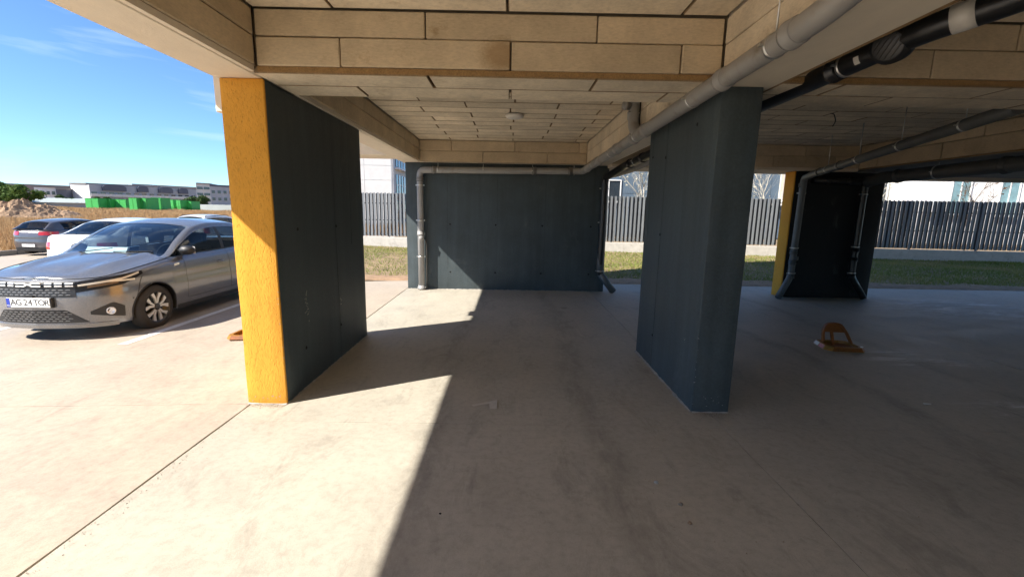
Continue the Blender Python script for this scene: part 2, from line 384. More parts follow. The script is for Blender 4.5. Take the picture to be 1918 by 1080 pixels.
X['fence'] = M('slate grey powder coat', (0.19, 0.205, 0.22), 0.45, 0.1, 8, rand=0.12)
X['fenceshade'] = M('slate grey powder coat shaded', (0.035, 0.040, 0.046), 0.5, 0.1, 8)  # darkened copy of the fence coat: gap shade put into the rear parts' colour
X['dry'] = mat_leaf('dry field grass', ((0.36, 0.22, 0.11), (0.46, 0.30, 0.15), (0.55, 0.40, 0.22)), 0.25, 0.25)
X['lawn'] = mat_leaf('lawn blades', ((0.13, 0.19, 0.04), (0.24, 0.28, 0.07), (0.44, 0.36, 0.16)), 0.3, 0.35)
X['leafdark'] = mat_leaf('dark foliage', ((0.025, 0.050, 0.018), (0.045, 0.085, 0.025), (0.075, 0.115, 0.035)))
X['leafmid'] = mat_leaf('green foliage', ((0.045, 0.085, 0.020), (0.075, 0.130, 0.028), (0.12, 0.17, 0.04)))
X['leafpale'] = mat_leaf('pale twig leaves', ((0.35, 0.33, 0.22), (0.5, 0.47, 0.33), (0.6, 0.57, 0.45)))
X['leafbrown'] = mat_leaf('brown leaves', ((0.06, 0.04, 0.03), (0.10, 0.06, 0.04), (0.15, 0.09, 0.05)))
X['bark'] = M('bark', (0.16, 0.12, 0.085), 0.95, 0.25, 20, 0.6, 50)
X['palebark'] = M('pale bark', (0.50, 0.46, 0.38), 0.9, 0.2, 20, 0.4, 50)
X['greenbox'] = M('bright green container paint', (0.045, 0.40, 0.075), 0.6, 0.1, 3, rand=0.12)
X['greendark'] = M('green container seal', (0.02, 0.26, 0.035), 0.6, 0.1, 3)
X['white'] = M('white render', (0.74, 0.74, 0.73), 0.9, 0.06, 1.5, 0.1, 30)
X['concretewhite'] = M('pale panel concrete', (0.58, 0.58, 0.57), 0.9, 0.10, 0.9, 0.2, 30)
X['bluegrey'] = M('blue grey facade panel', (0.105, 0.15, 0.20), 0.6, 0.06, 1.2, rand=0.05)
X['apartcream'] = M('apartment cream', (0.58, 0.58, 0.56), 0.9, 0.08, 0.5)
X['apartgrey'] = M('apartment blue grey', (0.36, 0.38, 0.41), 0.9, 0.1, 0.5)
X['apartroof'] = M('apartment roof', (0.23, 0.21, 0.20), 0.9, 0.12, 0.5)
X['apartnavy'] = M('apartment dark attic', (0.085, 0.095, 0.13), 0.7, 0.1, 0.5)
X['apartbrown'] = M('apartment red brown', (0.30, 0.23, 0.21), 0.9, 0.1, 0.5)
X['shedroof'] = M('pale metal roofing', (0.40, 0.44, 0.42), 0.55, 0.08, 0.5)
X['winframe'] = M('white window frame', (0.76, 0.76, 0.75), 0.4, 0.04, 5)
X['windark'] = M('dark window glass', (0.03, 0.04, 0.05), 0.08, 0.2, 0.8, spec=0.8)
X['winblue'] = M('window glass with curtain', (0.20, 0.33, 0.36), 0.10, 0.35, 1.6, spec=0.8)
X['paper'] = M('paper', (0.56, 0.53, 0.47), 0.8, 0.08, 40)
X['pebble'] = M('pebble', (0.30, 0.24, 0.18), 0.9, 0.3, 60)
# car materials
X['paintgrey'] = M('grey metallic car paint', (0.19, 0.192, 0.20), 0.28, 0.02, 300, metal=0.5, coat=1.0)
X['paintdark'] = M('dark grey car paint', (0.12, 0.112, 0.12), 0.33, 0.02, 300, metal=0.45, coat=1.0)
X['paintwhite'] = M('white car paint', (0.78, 0.78, 0.77), 0.35, 0.02, 100, coat=1.0)
X['trim'] = M('black car plastic', (0.018, 0.018, 0.019), 0.5, 0.15, 60, 0.1, 300)
X['tyre'] = M('tyre rubber', (0.035, 0.031, 0.028), 0.85, 0.2, 30, 0.2, 150)
X['alloy'] = M('machined alloy', (0.72, 0.70, 0.67), 0.35, 0.05, 30, metal=0.6)
X['rimblack'] = M('black rim paint', (0.018, 0.017, 0.017), 0.4, 0.1, 30, coat=0.5)
X['chrome'] = M('silver trim', (0.80, 0.80, 0.80), 0.28, 0.04, 30, metal=0.3)
X['meshgrey'] = M('grille mesh plastic', (0.20, 0.20, 0.20), 0.4, 0.1, 30)
X['emblem'] = M('white emblem', (0.85, 0.85, 0.84), 0.3, 0.02, 30)
X['lamp'] = M('headlamp lens', (0.014, 0.012, 0.011), 0.30, 0.35, 22, spec=0.25)
X['amber'] = M('amber lamp reflector', (0.16, 0.10, 0.055), 0.35, 0.4, 60, metal=0.3)
X['lampwhite'] = M('daylight strip', (0.72, 0.66, 0.55), 0.2, 0.05, 30, coat=1.0)
X['taillight'] = M('red tail lamp', (0.46, 0.025, 0.02), 0.12, 0.15, 30, coat=1.0)
X['plate'] = M('number plate', (0.80, 0.80, 0.78), 0.4, 0.03, 30)
X['plateblue'] = M('plate blue', (0.02, 0.05, 0.42), 0.4, 0.05, 30)
X['platetext'] = M('plate lettering', (0.02, 0.02, 0.02), 0.5, 0.1, 30)
X['interior'] = M('car interior fabric', (0.02, 0.02, 0.022), 0.9, 0.2, 40)
X['carglass'] = mat_glass('car glass', (0.28, 0.31, 0.32), 1.42, 0.9)
X['windscreen'] = mat_glass('windscreen glass', (0.50, 0.60, 0.63), 1.52, 1.8)

# ---------------------------------------------------------------- floor, paving, ground
H = 2.525; ZC = 2.94
def slope(x): return 0.03*(x + 2.12) if x < -2.12 else 0.0

def uneven_slab(name, mat, parent, x0, x1, y0, y1, zf, thick=0.12, step=0.25, wob=0.004):
    """a cast panel with slightly wandering edges"""
    nx = max(2, int((x1-x0)/step)+1); ny = max(2, int((y1-y0)/step)+1)
    xs = np.linspace(x0, x1, nx); ys = np.linspace(y0, y1, ny)
    V = []; 
    for j, y in enumerate(ys):
        for i, x in enumerate(xs):
            xx, yy = x, y
            if i in (0, nx-1): xx += random.uniform(-wob, wob)
            if j in (0, ny-1): yy += random.uniform(-wob, wob)
            V.append((xx, yy, zf(x)))
    rows = [V[j*nx:(j+1)*nx] for j in range(ny)]
    b = MB(); b.grid(rows, smooth=False)
    for line in ([rows[0][i] for i in range(nx)], [r[-1] for r in rows], [rows[-1][i] for i in reversed(range(nx))], [r[0] for r in reversed(rows)]):
        b.grid([[(p[0], p[1], p[2]-thick) for p in line], list(line)], smooth=False)
    return b.build(name, mat, parent)

g = 0.004
fl = MB().box(-2.10, 24, -16, 9.9, -0.20, -0.020).build('floor', X['joint']); tag(fl, kind='structure')
for (x0, x1) in ((-2.112, 1.655), (1.655, 5.6), (5.6, 10.0), (10.0, 16.0), (16.0, 24.0)):
    for (y0, y1) in ((-16, -10.5), (-10.5, -4.0), (-4.0, 3.11), (3.11, 9.95)):
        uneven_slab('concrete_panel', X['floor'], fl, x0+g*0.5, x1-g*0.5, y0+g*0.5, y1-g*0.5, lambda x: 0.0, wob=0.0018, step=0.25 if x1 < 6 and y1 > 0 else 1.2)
pv = MB().add([(-20.8,-16,slope(-20.8)-0.03),(-2.10,-16,-0.03),(-2.10,31,-0.03),(-20.8,31,slope(-20.8)-0.03)], [(0,1,2,3)]).build('pavement', X['joint']); tag(pv, kind='structure')
for (x0, x1) in ((-7.08, -2.124), (-13.5, -7.08), (-20.8, -13.5)):
    for (y0, y1) in ((-16, -9), (-9, -2.8), (-2.8, 3.40), (3.40, 10.0), (10.0, 17), (17, 24), (24, 31)):
        if y0 >= 10 and x1 > -7: x1_ = -7.0
        uneven_slab('concrete_panel', X['paving'], pv, x0+g*0.5, x1-g*0.5, y0+g*0.5, y1-g*0.5, slope, wob=0.003, step=0.25 if x1 > -3 and 0 < y1 < 12 else 1.2)
# painted bay lines
def bay_line(x, y0, y1, w=0.12):
    b = MB(); ys = np.linspace(y0, y1, 24); L = []; R = []
    for y in ys:
        L.append((x-w/2+random.uniform(-.004,.004), y, slope(x-w/2)+0.004)); R.append((x+w/2+random.uniform(-.004,.004), y, slope(x+w/2)+0.004))
    b.grid([L, R], smooth=False, flip=True); return b.build('bay_marking', X['whiteline'], pv)
for x in (-4.70, -7.10, -9.5, -11.9, -14.3, -16.7): bay_line(x, 5.13 if x > -5 else 5.6, 10.0)

# kerb stones between paving and field
kerb = MB().box(-21.0, -20.86, -16, 31, -0.8, -0.52).build('kerb', X['kerb']); tag(kerb, kind='structure')
ks = MB().box(-0.075, 0.075, -0.49, 0.49, -0.14, 0.14).build('kerb_stone', X['kerb'], kerb, bevel=0.015)
for i in range(31):
    o = ks if i == 0 else link(ks.copy(), kerb)
    o.location = (-20.87+random.uniform(-.006,.006), -0.5+i+0.5, -0.50+random.uniform(-.006,.006))

# wide ground and the field of dry grass
def hill(x, y):
    d = max(0.0, -21.0 - x); d2 = max(0.0, y - 31.0) if x < -7 else 0.0
    k = max(d, d2 if x < -9 else 0)
    return -0.62 + 0.18*min(1, k/1.5) + 0.95*min(1, max(0, k-2)/70.0)
gx = np.concatenate([np.linspace(-420, -60, 30), np.linspace(-56, -20, 40), np.linspace(-18, 60, 14)])
gy = np.concatenate([np.linspace(-40, 28, 30), np.linspace(30, 60, 26), np.linspace(66, 420, 32)])
rows = []
for yv in gy:
    rows.append([(xv, yv, hill(xv, yv) + 0.05*math.sin(xv*0.7+yv*0.3)*math.cos(yv*0.45)) for xv in gx])
fd = MB().grid(rows, smooth=True).build('field', X['fieldsoil']); tag(fd, kind='structure')
gd = MB().add([(-4000,-4000,-0.85),(4000,-4000,-0.85),(4000,4000,-0.85),(-4000,4000,-0.85)], [(0,1,2,3)]).build('ground', X['fieldsoil']); tag(gd, kind='structure')
# lawn behind the building
xs = np.linspace(-7, 40, 60); ys = np.concatenate([[9.96], np.linspace(10.1, 21, 30), np.linspace(22, 60, 14)])
rows = [[(xv, yv, -0.035 + 0.03*math.sin(xv*1.1)*math.sin(yv*0.9) + 0.02*min(1, (yv-9.96))) for xv in xs] for yv in ys]
lw = MB().grid(rows, smooth=True).build('lawn', X['lawnsoil']); tag(lw, kind='structure')

xs = np.linspace(-6.9, 24, 90); ys = [9.96, 10.05, 10.2, 10.45, 10.7, 10.85]
rows = [[(xv, yv + (0.12*math.sin(xv*2.3)+0.08*math.sin(xv*5.1) if k > 3 else 0), (-0.012, 0.012, 0.02, 0.018, 0.012, -0.03)[k] + random.uniform(-.008, .008)) for xv in xs] for k, yv in enumerate(ys)]
sst = MB().grid(rows, smooth=True).build('soil_strip', X['soil']); tag(sst, kind='structure')

# ---------------------------------------------------------------- building above: ceiling, boards
YF_ = -5.6   # building's unseen front edge, placed for bounce light; right part extended for shade
ceiling = MB().box(-2.0, 2.2, YF_, 9.40, 2.995, 3.20).box(2.201, 24, -11, 9.40, 2.995, 3.20).build('ceiling', X['slab']); tag(ceiling, kind='structure')
up = MB().box(-2.17, 2.2, YF_, 9.47, 3.205, 17.0).box(2.201, 24, -11, 9.47, 3.205, 17.0).build('building_upper_wall', X['facade']); tag(up, kind='structure')
bal = MB().box(-3.80, -2.175, YF_, 8.4, 3.22, 3.42).box(-3.80, -3.70, YF_, 8.4, 3.42, 4.4).build('building_balcony', X['facade']); tag(bal, kind='structure')

cw = MB().box(1.25, 1.45, -11, -5.6, 0.0, 2.99).box(2.46, 24, -11.2, -11.0, 0.0, 2.99).build('wall_light_block', X['darkwall']); tag(cw, kind='structure')  # added unseen walls behind the camera, blocking front light from the right bay
_bcache = {}
def board(name, mat, parent, x0, x1, y0, y1, z0, z1, raw=False, jit=0.0018, bev=0.006):
    key = (mat.name, raw, round(x1-x0, 3), round(y1-y0, 3), round(z1-z0, 3))
    if key not in _bcache:
        hx, hy, hz = (x1-x0)/2, (y1-y0)/2, (z1-z0)/2
        me = MB().box(-hx, hx, -hy, hy, -hz, hz).mesh(name, mat)
        bm = bmesh.new(); bm.from_mesh(me); bmesh.ops.bevel(bm, geom=list(bm.edges), offset=bev, segments=1, affect='EDGES')
        if raw:
            me.materials.append(X['rawedge']); am = max(f.calc_area() for f in bm.faces)
            for f in bm.faces: f.material_index = 0 if f.calc_area() > 0.9*am else 1
        bm.to_mesh(me); bm.free()
        _bcache[key] = me
    o = bpy.data.objects.new(name, _bcache[key]); link(o, parent)
    o.location = Vector(((x0+x1)/2, (y0+y1)/2, (z0+z1)/2)) + Vector([random.uniform(-jit, jit) for _ in range(3)])
    o.rotation_euler = [random.uniform(-1, 1)*0.0012 for _ in range(3)]
    return o
def cuts(a, b, joints, gap=0.011):
    js = [a] + [j for j in sorted(joints) if a+0.03 < j < b-0.03] + [b]
    return [(js[i] + (gap/2 if i else 0.002), js[i+1] - (gap/2 if i < len(js)-2 else 0.002)) for i in range(len(js)-1)]
def series(off, a, b, L=1.19):
    k0 = math.floor((a-off)/L); return [off + L*k for k in range(k0, k0+int((b-a)/L)+3)]

def ceil_rows(x0, x1, y0, y1, offA, offB, w=0.30):
    y = y1; k = 0
    while y > y0+0.02:
        ya = max(y0, y-w)
        off = (offA if k % 2 else offB) + random.uniform(-0.03, 0.03)
        for (a, b_) in cuts(x0, x1, series(off, x0, x1)):
            board('ceiling_board', X['board'], ceiling, a, b_, ya+0.0055, y-0.0055, ZC, ZC+0.05, raw=True)
        y = ya; k += 1
ceil_rows(-1.785, 1.455, 3.90, 8.785, -0.60, 0.0)           # middle bay
ceil_rows(1.945, 6.61, 3.90, 8.585, 2.4, 3.0)               # right bay
ceil_rows(-1.785, 1.455, 2.37, 3.265, -0.60, -0.02)         # strip before the cross beam
ceil_rows(1.945, 6.61, 2.37, 3.265, 2.4, 3.0)
MB().box(-1.785, 1.455, YF_, 2.365, ZC+0.004, ZC+0.054).build('ceiling_lining', X['board'], ceiling)
MB().box(1.945, 24, -11, 2.365, ZC+0.004, ZC+0.054).build('ceiling_lining', X['board'], ceiling)

def beam(name, label, core, corem=None):
    o = MB().box(*core).build(name, X[corem or 'plaster'], bevel=0.012); return tag(o, label, 'beam')
Z0, Z1, Z2, Z3, Z4 = H, 2.568, 2.573, 2.762, 2.933   # underside, strip top, rows

# left edge beam along the open side
lb = beam('edge_beam', 'cream plastered edge beam above the ochre pillar, along the open side', (-2.165, -1.832, YF_, 9.46, H, 3.19))
for (y0, y1, jl, ju) in ((YF_, 3.262, [-1.7, -0.3, 1.05], [-1.0, 0.4, 1.75]), (3.895, 8.785, [4.86, 6.24, 7.66], [4.15, 5.53, 6.95, 8.37])):
    for a, b_ in cuts(y0, y1, jl): board('beam_board', X['boardside'], lb, -1.832, -1.792, a, b_, Z2, Z3-0.005)
    for a, b_ in cuts(y0, y1, ju): board('beam_board', X['boardside'], lb, -1.832, -1.790, a, b_, Z3+0.003, Z4)
    MB().box(-1.832, -1.800, y0, y1, H+0.004, Z2-0.006).build('edge_strip', X['plaster'], lb)
# middle cross beam
cb = beam('cross_beam', 'board-clad cross beam between the ochre pillar and the blue front pillar', (-1.826, 1.496, 3.312, 3.858, H+0.05, 3.19), 'slab')
for a, b_ in cuts(-1.785, 1.455, [-0.611, 0.577]): board('beam_board', X['boardside'], cb, a, b_, 3.270, 3.312, Z3+0.003, Z4)
for a, b_ in cuts(-1.785, 1.455, [-1.202, -0.018, 1.169]): board('beam_board', X['boardside'], cb, a, b_, 3.266, 3.312, Z2, Z3-0.005)
for a, b_ in cuts(-1.820, 1.455, [-0.60, 0.59]): board('beam_board', X['board'], cb, a, b_, 3.285, 3.580, H, H+0.045, raw=True)
for a, b_ in cuts(-1.820, 1.455, [-1.20, -0.02, 1.20]): board('beam_board', X['board'], cb, a, b_, 3.588, 3.888, H, H+0.045, raw=True)
MB().box(-1.785, 1.455, 3.274, 3.290, H+0.008, Z1).build('edge_strip', X['edge'], cb)
for a, b_ in cuts(-1.785, 1.455, [-0.6, 0.6]):
    board('beam_board', X['boardside'], cb, a, b_, 3.858, 3.896, Z1+0.006, Z4)
# far cross beam over the wide wall
fb = beam('cross_beam', 'board-clad far cross beam above the wide slate wall', (-1.826, 1.496, 8.832, 9.44, H, 3.19))
for a, b_ in cuts(-1.785, 1.455, [-0.554, 0.689]): board('beam_board', X['boardside'], fb, a, b_, 8.790, 8.832, H+0.006, 2.732)
for a, b_ in cuts(-1.785, 1.455, [-1.163, 0.064, 1.30]): board('beam_board', X['boardside'], fb, a, b_, 8.788, 8.832, 2.739, Z4)
# right-hand beam along Y above the blue front pillar
rb = beam('long_beam', 'cream beam above the blue front pillar with a grey pipe along it', (1.502, 1.898, YF_, 9.46, H, 3.19))
for (y0, y1, jl, ju) in ((YF_, 3.262, [-1.2, 0.0, 1.2], [-0.6, 0.6, 1.9]), (3.895, 8.785, [4.35, 5.0, 6.2, 7.4], [4.9, 5.7, 6.8, 8.0])):
    for a, b_ in cuts(y0, y1, jl): board('beam_board', X['board'], rb, 1.462, 1.502, a, b_, Z2-0.02, Z3-0.005)
    for a, b_ in cuts(y0, y1, ju): board('beam_board', X['board'], rb, 1.460, 1.502, a, b_, Z3+0.003, Z4)
    MB().box(1.474, 1.502, y0, y1, H+0.004, Z2-0.024).build('edge_strip', X['edge'], rb)
for (y0, y1) in ((YF_, 3.262), (3.895, 8.585)):
    for a, b_ in cuts(y0, y1, series(0.3, y0, y1)): board('beam_board', X['boardside'], rb, 1.898, 1.938, a, b_, Z2, Z3-0.005)
    for a, b_ in cuts(y0, y1, series(0.9, y0, y1)): board('beam_board', X['boardside'], rb, 1.898, 1.938, a, b_, Z3+0.003, Z4)
    MB().box(1.898, 1.926, y0, y1, H+0.006, Z2-0.006).build('edge_strip', X['edge'], rb)
# right bay cross beam
cr = beam('cross_beam', 'dim board-clad cross beam behind the black pipe', (1.90, 6.66, 3.312, 3.858, H+0.05, 3.19), 'slab')
for a, b_ in cuts(1.945, 6.61, series(3.50, 1.945, 6.61)): board('beam_board', X['boardside'], cr, a, b_, 3.270, 3.312, Z3+0.003, Z4)
for a, b_ in cuts(1.945, 6.61, series(2.93, 1.945, 6.61)): board('beam_board', X['boardside'], cr, a, b_, 3.266, 3.312, Z2, Z3-0.005)
for a, b_ in cuts(1.905, 6.61, series(2.35, 1.905, 6.61)): board('beam_board', X['board'], cr, a, b_, 3.285, 3.580, H, H+0.045, raw=True)
for a, b_ in cuts(1.905, 6.61, series(2.95, 1.905, 6.61)): board('beam_board', X['board'], cr, a, b_, 3.588, 3.888, H, H+0.045, raw=True)
MB().box(1.945, 6.61, 3.274, 3.290, H+0.008, Z1).build('edge_strip', X['edge'], cr)
for a, b_ in cuts(1.945, 6.61, series(2.5, 1.945, 6.61)): board('beam_board', X['boardside'], cr, a, b_, 3.858, 3.896, Z1+0.006, Z4)
# right bay far beam
fr = beam('cross_beam', 'dim far cross beam leading to the black end wall', (1.90, 6.66, 8.632, 9.44, H-0.05, 3.19))
for a, b_ in cuts(1.945, 6.61, series(2.6, 1.945, 6.61)): board('beam_board', X['boardside'], fr, a, b_, 8.590, 8.632, H+0.006, 2.732)
for a, b_ in cuts(1.945, 6.61, series(3.2, 1.945, 6.61)): board('beam_board', X['boardside'], fr, a, b_, 8.588, 8.632, 2.739, Z4)
# lowered soffit at the far right with its clad flank
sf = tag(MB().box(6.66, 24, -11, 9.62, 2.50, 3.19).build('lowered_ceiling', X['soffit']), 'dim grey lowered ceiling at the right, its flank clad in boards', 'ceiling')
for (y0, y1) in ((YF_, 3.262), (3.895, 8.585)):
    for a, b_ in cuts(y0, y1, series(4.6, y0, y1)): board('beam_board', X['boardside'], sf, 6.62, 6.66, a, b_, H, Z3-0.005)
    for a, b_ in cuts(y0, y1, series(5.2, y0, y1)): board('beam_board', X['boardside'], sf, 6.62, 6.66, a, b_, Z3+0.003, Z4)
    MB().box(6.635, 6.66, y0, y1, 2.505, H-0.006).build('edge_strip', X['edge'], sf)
tag(MB().box(6.665, 24, 9.625, 9.80, 2.42, 2.62).build('trim', X['plaster']), 'cream edge strip closing the lowered soffit', 'trim')
# cantilever beams under the balcony
for (y0, y1, lab) in ((5.12, 5.42, 'short cream bracket beam jutting out left of the ochre pillar'), (8.75, 9.40, 'cream bracket beam seen beyond the dark pillar flank')):
    tag(MB().box(-3.29, -2.170, y0, y1, 2.63, 3.215).build('bracket_beam', X['plaster'], bevel=0.01), lab, 'beam')

# ---------------------------------------------------------------- pillars and walls
def rough_box(name, mat, x0, x1, y0, y1, z0, z1, parent=None, step=0.10, amp=0.0014, bev=0.006):
    b = MB().box(x0, x1, y0, y1, z0, z1); me = b.mesh(name, mat)
    bm = bmesh.new(); bm.from_mesh(me)
    for ax, (a, c) in enumerate(((x0, x1), (y0, y1), (z0, z1))):
        k = int((c-a)/step)
        for i in range(1, k):
            no = [0, 0, 0]; no[ax] = 1; co = [0, 0, 0]; co[ax] = a + (c-a)*i/k
            bmesh.ops.bisect_plane(bm, geom=list(bm.verts)+list(bm.edges)+list(bm.faces), plane_co=co, plane_no=no)
    ed = [e for e in bm.edges if len(e.link_faces) == 2 and e.calc_face_angle(0) > 0.5]
    bmesh.ops.bevel(bm, geom=ed, offset=bev, segments=2, affect='EDGES', profile=0.5)
    for v in bm.verts:
        n = v.normal; q = v.co
        d = amp*(math.sin(q.x*9+q.z*7.3)+math.sin(q.y*8.1-q.z*5.7)+random.uniform(-0.5, 0.5))*0.5
        v.co = q + n*d
    bm.to_mesh(me); bm.free()
    me.polygons.foreach_set('use_smooth', [True]*len(me.polygons))
    return link(bpy.data.objects.new(name, me), parent)

def foot_line(parent, pts, w=0.02):
    """crumbly mortar line along the foot of a wall"""
    b = MB()
    for (p, q) in zip(pts[:-1], pts[1:]):
        p = Vector(p); q = Vector(q); L = (q-p).length; k = int(L/0.035); d = (q-p)/k; nrm = Vector((d.y, -d.x, 0)).normalized()
        R0 = []; R1 = []; R2 = []
        for i in range(k+1):
            c = p + d*i; j = random.uniform(0.3, 1.0)
            R0.append(c + nrm*w*j + Vector((0, 0, 0.0015))); R1.append(c + nrm*w*0.4*j + Vector((0, 0, 0.010*j))); R2.append(c - nrm*0.004 + Vector((0, 0, 0.014*j)))
        b.grid([R0, R1, R2], smooth=False)
    return b.build('mortar_foot', X['lime'], parent)

def holes(parent, pts, ny, r=0.009):
    for p in pts:
        MB().lathe([(r*1.7, 0.0), (r*1.5, 0.003), (r, 0.003), (r*0.8, 0.001), (0.0, 0.001)], p, ny, 12).build('tie_hole', X['hole'], parent)
def seams(parent, lines, w=0.008, d=0.003, up=(0, 0, 1)):
    for p, q, nrm in lines:
        p = Vector(p); q = Vector(q); k = 14; b = MB(); nrm = Vector(nrm)
        path = [p + (q-p)*i/k + nrm*random.uniform(0.0, 0.0015) for i in range(k+1)]
        b.tube(path, [random.uniform(0.2, 1.0)*w*0.3 for _ in path], 6); b.build('seam', X['seam'], parent)

# ochre front pillar: ochre end face and slate flanks
P1 = (-2.139, -1.824, 3.405, 5.462)
pl = rough_box('pillar', X['darkwall'], P1[0]+0.002, P1[1], P1[2]+0.02, P1[3], -0.05, H-0.002)
tag(pl, 'front pillar with ochre stucco end and slate blue flank, beside the grey car', 'pillar')
rough_box('stucco_face', X['yellow'], P1[0]-0.004, P1[1]+0.001, P1[2], P1[2]+0.022, 0.0, H-0.004, pl, amp=0.002, bev=0.006)
rough_box('stucco_face', X['yellow'], P1[0]-0.006, P1[0]+0.003, P1[2]+0.023, P1[3], 0.0, H-0.004, pl, amp=0.001, bev=0.003)
holes(pl, [(P1[1]+0.001, 3.78, 1.42), (P1[1]+0.001, 3.80, 0.36), (P1[1]+0.001, 4.62, 0.36), (P1[1]+0.001, 4.62, 1.42)], (1, 0, 0))
seams(pl, [((P1[1]+0.001, 4.60, 0.02), (P1[1]+0.001, 4.60, 2.5), (1, 0, 0)), ((P1[1]+0.001, 5.05, 1.2), (P1[1]+0.001, 5.05, 2.5), (1, 0, 0))], 0.007)
foot_line(pl, [(P1[1], P1[3], 0), (P1[1], P1[2], 0)][::-1], 0.018)
foot_line(pl, [(P1[0], P1[2], 0), (P1[1], P1[2], 0)], 0.02)
# scuffs on the flank
def scuff(parent, c, ex, ey, n, w, h, mat, k=1.0):
    b = MB(); c = Vector(c); ex = Vector(ex); ey = Vector(ey); nm = ex.cross(ey).normalized()
    for i in range(n):
        o = c + ex*random.uniform(-w, w) + ey*random.uniform(-h, h); L = random.uniform(0.005, 0.03)*k; t = random.uniform(0.0015, 0.005)*max(k, 0.6); a = random.uniform(-1.2, 1.2)
        d = (ex*math.cos(a) + ey*math.sin(a)); u = nm.cross(d)
        b.add([o-d*L-u*t+nm*0.0035, o+d*L-u*t*0.4+nm*0.0035, o+d*L*0.8+u*t+nm*0.0035, o-d*L*0.7+u*t*0.7+nm*0.0035], [(0, 1, 2, 3)])
    return b.build('scuff', mat, parent)
scuff(pl, (P1[1], 3.86, 0.72), (0, 1, 0), (0, 0, 1), 14, 0.03, 0.14, X['lime'])
scuff(pl, (P1[1]-0.004, P1[2]-0.001, 0.5), (1, 0, 0), (0, 0, 1), 10, 0.006, 0.45, X['lime'], 0.3)
scuff(pl, (P1[0]+0.15, P1[2]-0.001, 0.05), (1, 0, 0), (0, 0, 1), 12, 0.14, 0.025, X['lime'], 0.35)
scuff(pl, (P1[1], 4.66, 0.60), (0, 1, 0), (0, 0, 1), 4, 0.03, 0.05, X['lime'])

P2 = (1.516, 1.823, 3.372, 4.984)
pr = rough_box('pillar', X['darkwall'], P2[0], P2[1], P2[2], P2[3], -0.05, H-0.002, amp=0.0016)
tag(pr, 'slate blue pillar standing alone under the grey drain pipe', 'pillar')
holes(pr, [(P2[0]-0.001, 4.45, 1.40), (P2[0]-0.001, 4.45, 2.15), (P2[0]-0.001, 3.75, 2.33), (P2[0]-0.001, 4.45, 0.35), (P2[0]-0.001, 4.85, 2.2)], (-1, 0, 0))
seams(pr, [((P2[0]-0.001, 4.43, 0.02), (P2[0]-0.001, 4.43, 2.5), (-1, 0, 0)), ((P2[0]-0.001, 4.86, 1.3), (P2[0]-0.001, 4.86, 2.5), (-1, 0, 0))], 0.007)
foot_line(pr, [(P2[0], P2[3], 0), (P2[0], P2[2], 0)], 0.03); foot_line(pr, [(P2[0], P2[2], 0), (P2[1], P2[2], 0)], 0.025)
scuff(pr, (P2[0]+0.16, P2[2]-0.001, 0.10), (1, 0, 0), (0, 0, 1), 9, 0.11, 0.05, X['lime'], 0.4)
scuff(pr, (P2[0]-0.001, 3.60, 0.53), (0, -1, 0), (0, 0, 1), 4, 0.03, 0.03, X['lime'], 0.6)
scuff(pr, (P2[0]+0.004, P2[2]-0.001, 0.35), (1, 0, 0), (0, 0, 1), 9, 0.006, 0.33, X['lime'], 0.3)

wl = rough_box('wall', X['darkwall'], -2.095, 1.937, 8.907, 9.22, -0.05, H-0.002, step=0.2)
tag(wl, 'wide slate blue end wall with a grey pipe fixed across its top', 'wall')
holes(wl, [(x, 8.9065, z) for x in (-1.22, -0.30, 0.64, 1.62) for z in (1.33, 0.36)], (0, -1, 0), 0.011)
seams(wl, [((x, 8.906, 0.02), (x, 8.906, 2.5), (0, -1, 0)) for x in (-1.27, -0.27, 0.69, 1.66)], 0.010)
foot_line(wl, [(-2.095, 8.907, 0), (1.937, 8.907, 0)], 0.02)

w2 = rough_box('wall', X['blackwall'], 5.50, 7.25, 8.68, 8.98, -0.05, H-0.06, step=0.2)
tag(w2, 'nearly black end wall with an ochre edge at the right', 'wall')
rough_box('stucco_face', X['yellow'], 5.478, 5.501, 8.678, 8.982, 0.0, H-0.056, w2, amp=0.001, bev=0.004)
holes(w2, [(6.2, 8.6795, 1.3), (6.9, 8.6795, 1.3)], (0, -1, 0), 0.011)
# distant pillars of the open right-hand side, mostly outside the picture
for (x0, x1, y0, y1, lab) in ((11.6, 13.6, 8.7, 9.0, 'slate end wall far along the right side'),):
    tag(rough_box('wall', X['darkwall'], x0, x1, y0, y1, -0.05, 2.468, step=0.4), lab, 'wall')

# ---------------------------------------------------------------- pipes
def ring(parent, name, mat, p, d, r, w, n=20):
    d = Vector(d).normalized()
    return MB().lathe([(r*0.9, -w/2), (r, -w/2), (r, w/2), (r*0.9, w/2)], p, d, n).build(name, mat, parent)
def coupling(parent, p, d, r, mat, w=0.075):
    d = Vector(d).normalized()
    o = MB().lathe([(r*1.0, -w/2), (r*1.10, -w/2), (r*1.10, w*0.28), (r*1.17, w*0.30), (r*1.17, w/2), (r*1.0, w/2)], p, d, 22).build('coupling', mat, parent)
    MB().lathe([(r*1.0, w*0.5), (r*1.13, w*0.5), (r*1.13, w*0.5+0.007), (r*1.0, w*0.5+0.007)], p, d, 20).build('seal', X['rubber'], o)
    return o
def clamp(parent, p, d, r, rod=None, mat=None):
    d = Vector(d).normalized(); p = Vector(p)
    b = MB().lathe([(r*1.0, -0.012), (r*1.06, -0.012), (r*1.06, 0.012), (r*1.0, 0.012)], p, d, 22)
    s = d.cross(Vector((0, 0, 1)));
    s = s.normalized() if s.length > 0.3 else Vector((1, 0, 0))
    for k in (-1, 1):
        q = p + s*k*(r*1.06)
        b.bar(q, q + s*k*0.022, 0.024, 0.012, up=d.cross(s))
    if rod is not None: b.tube([p + (Vector(rod)-p).normalized()*r, rod], 0.005, 8)
    return b.build('clamp', X['zinc'], parent)
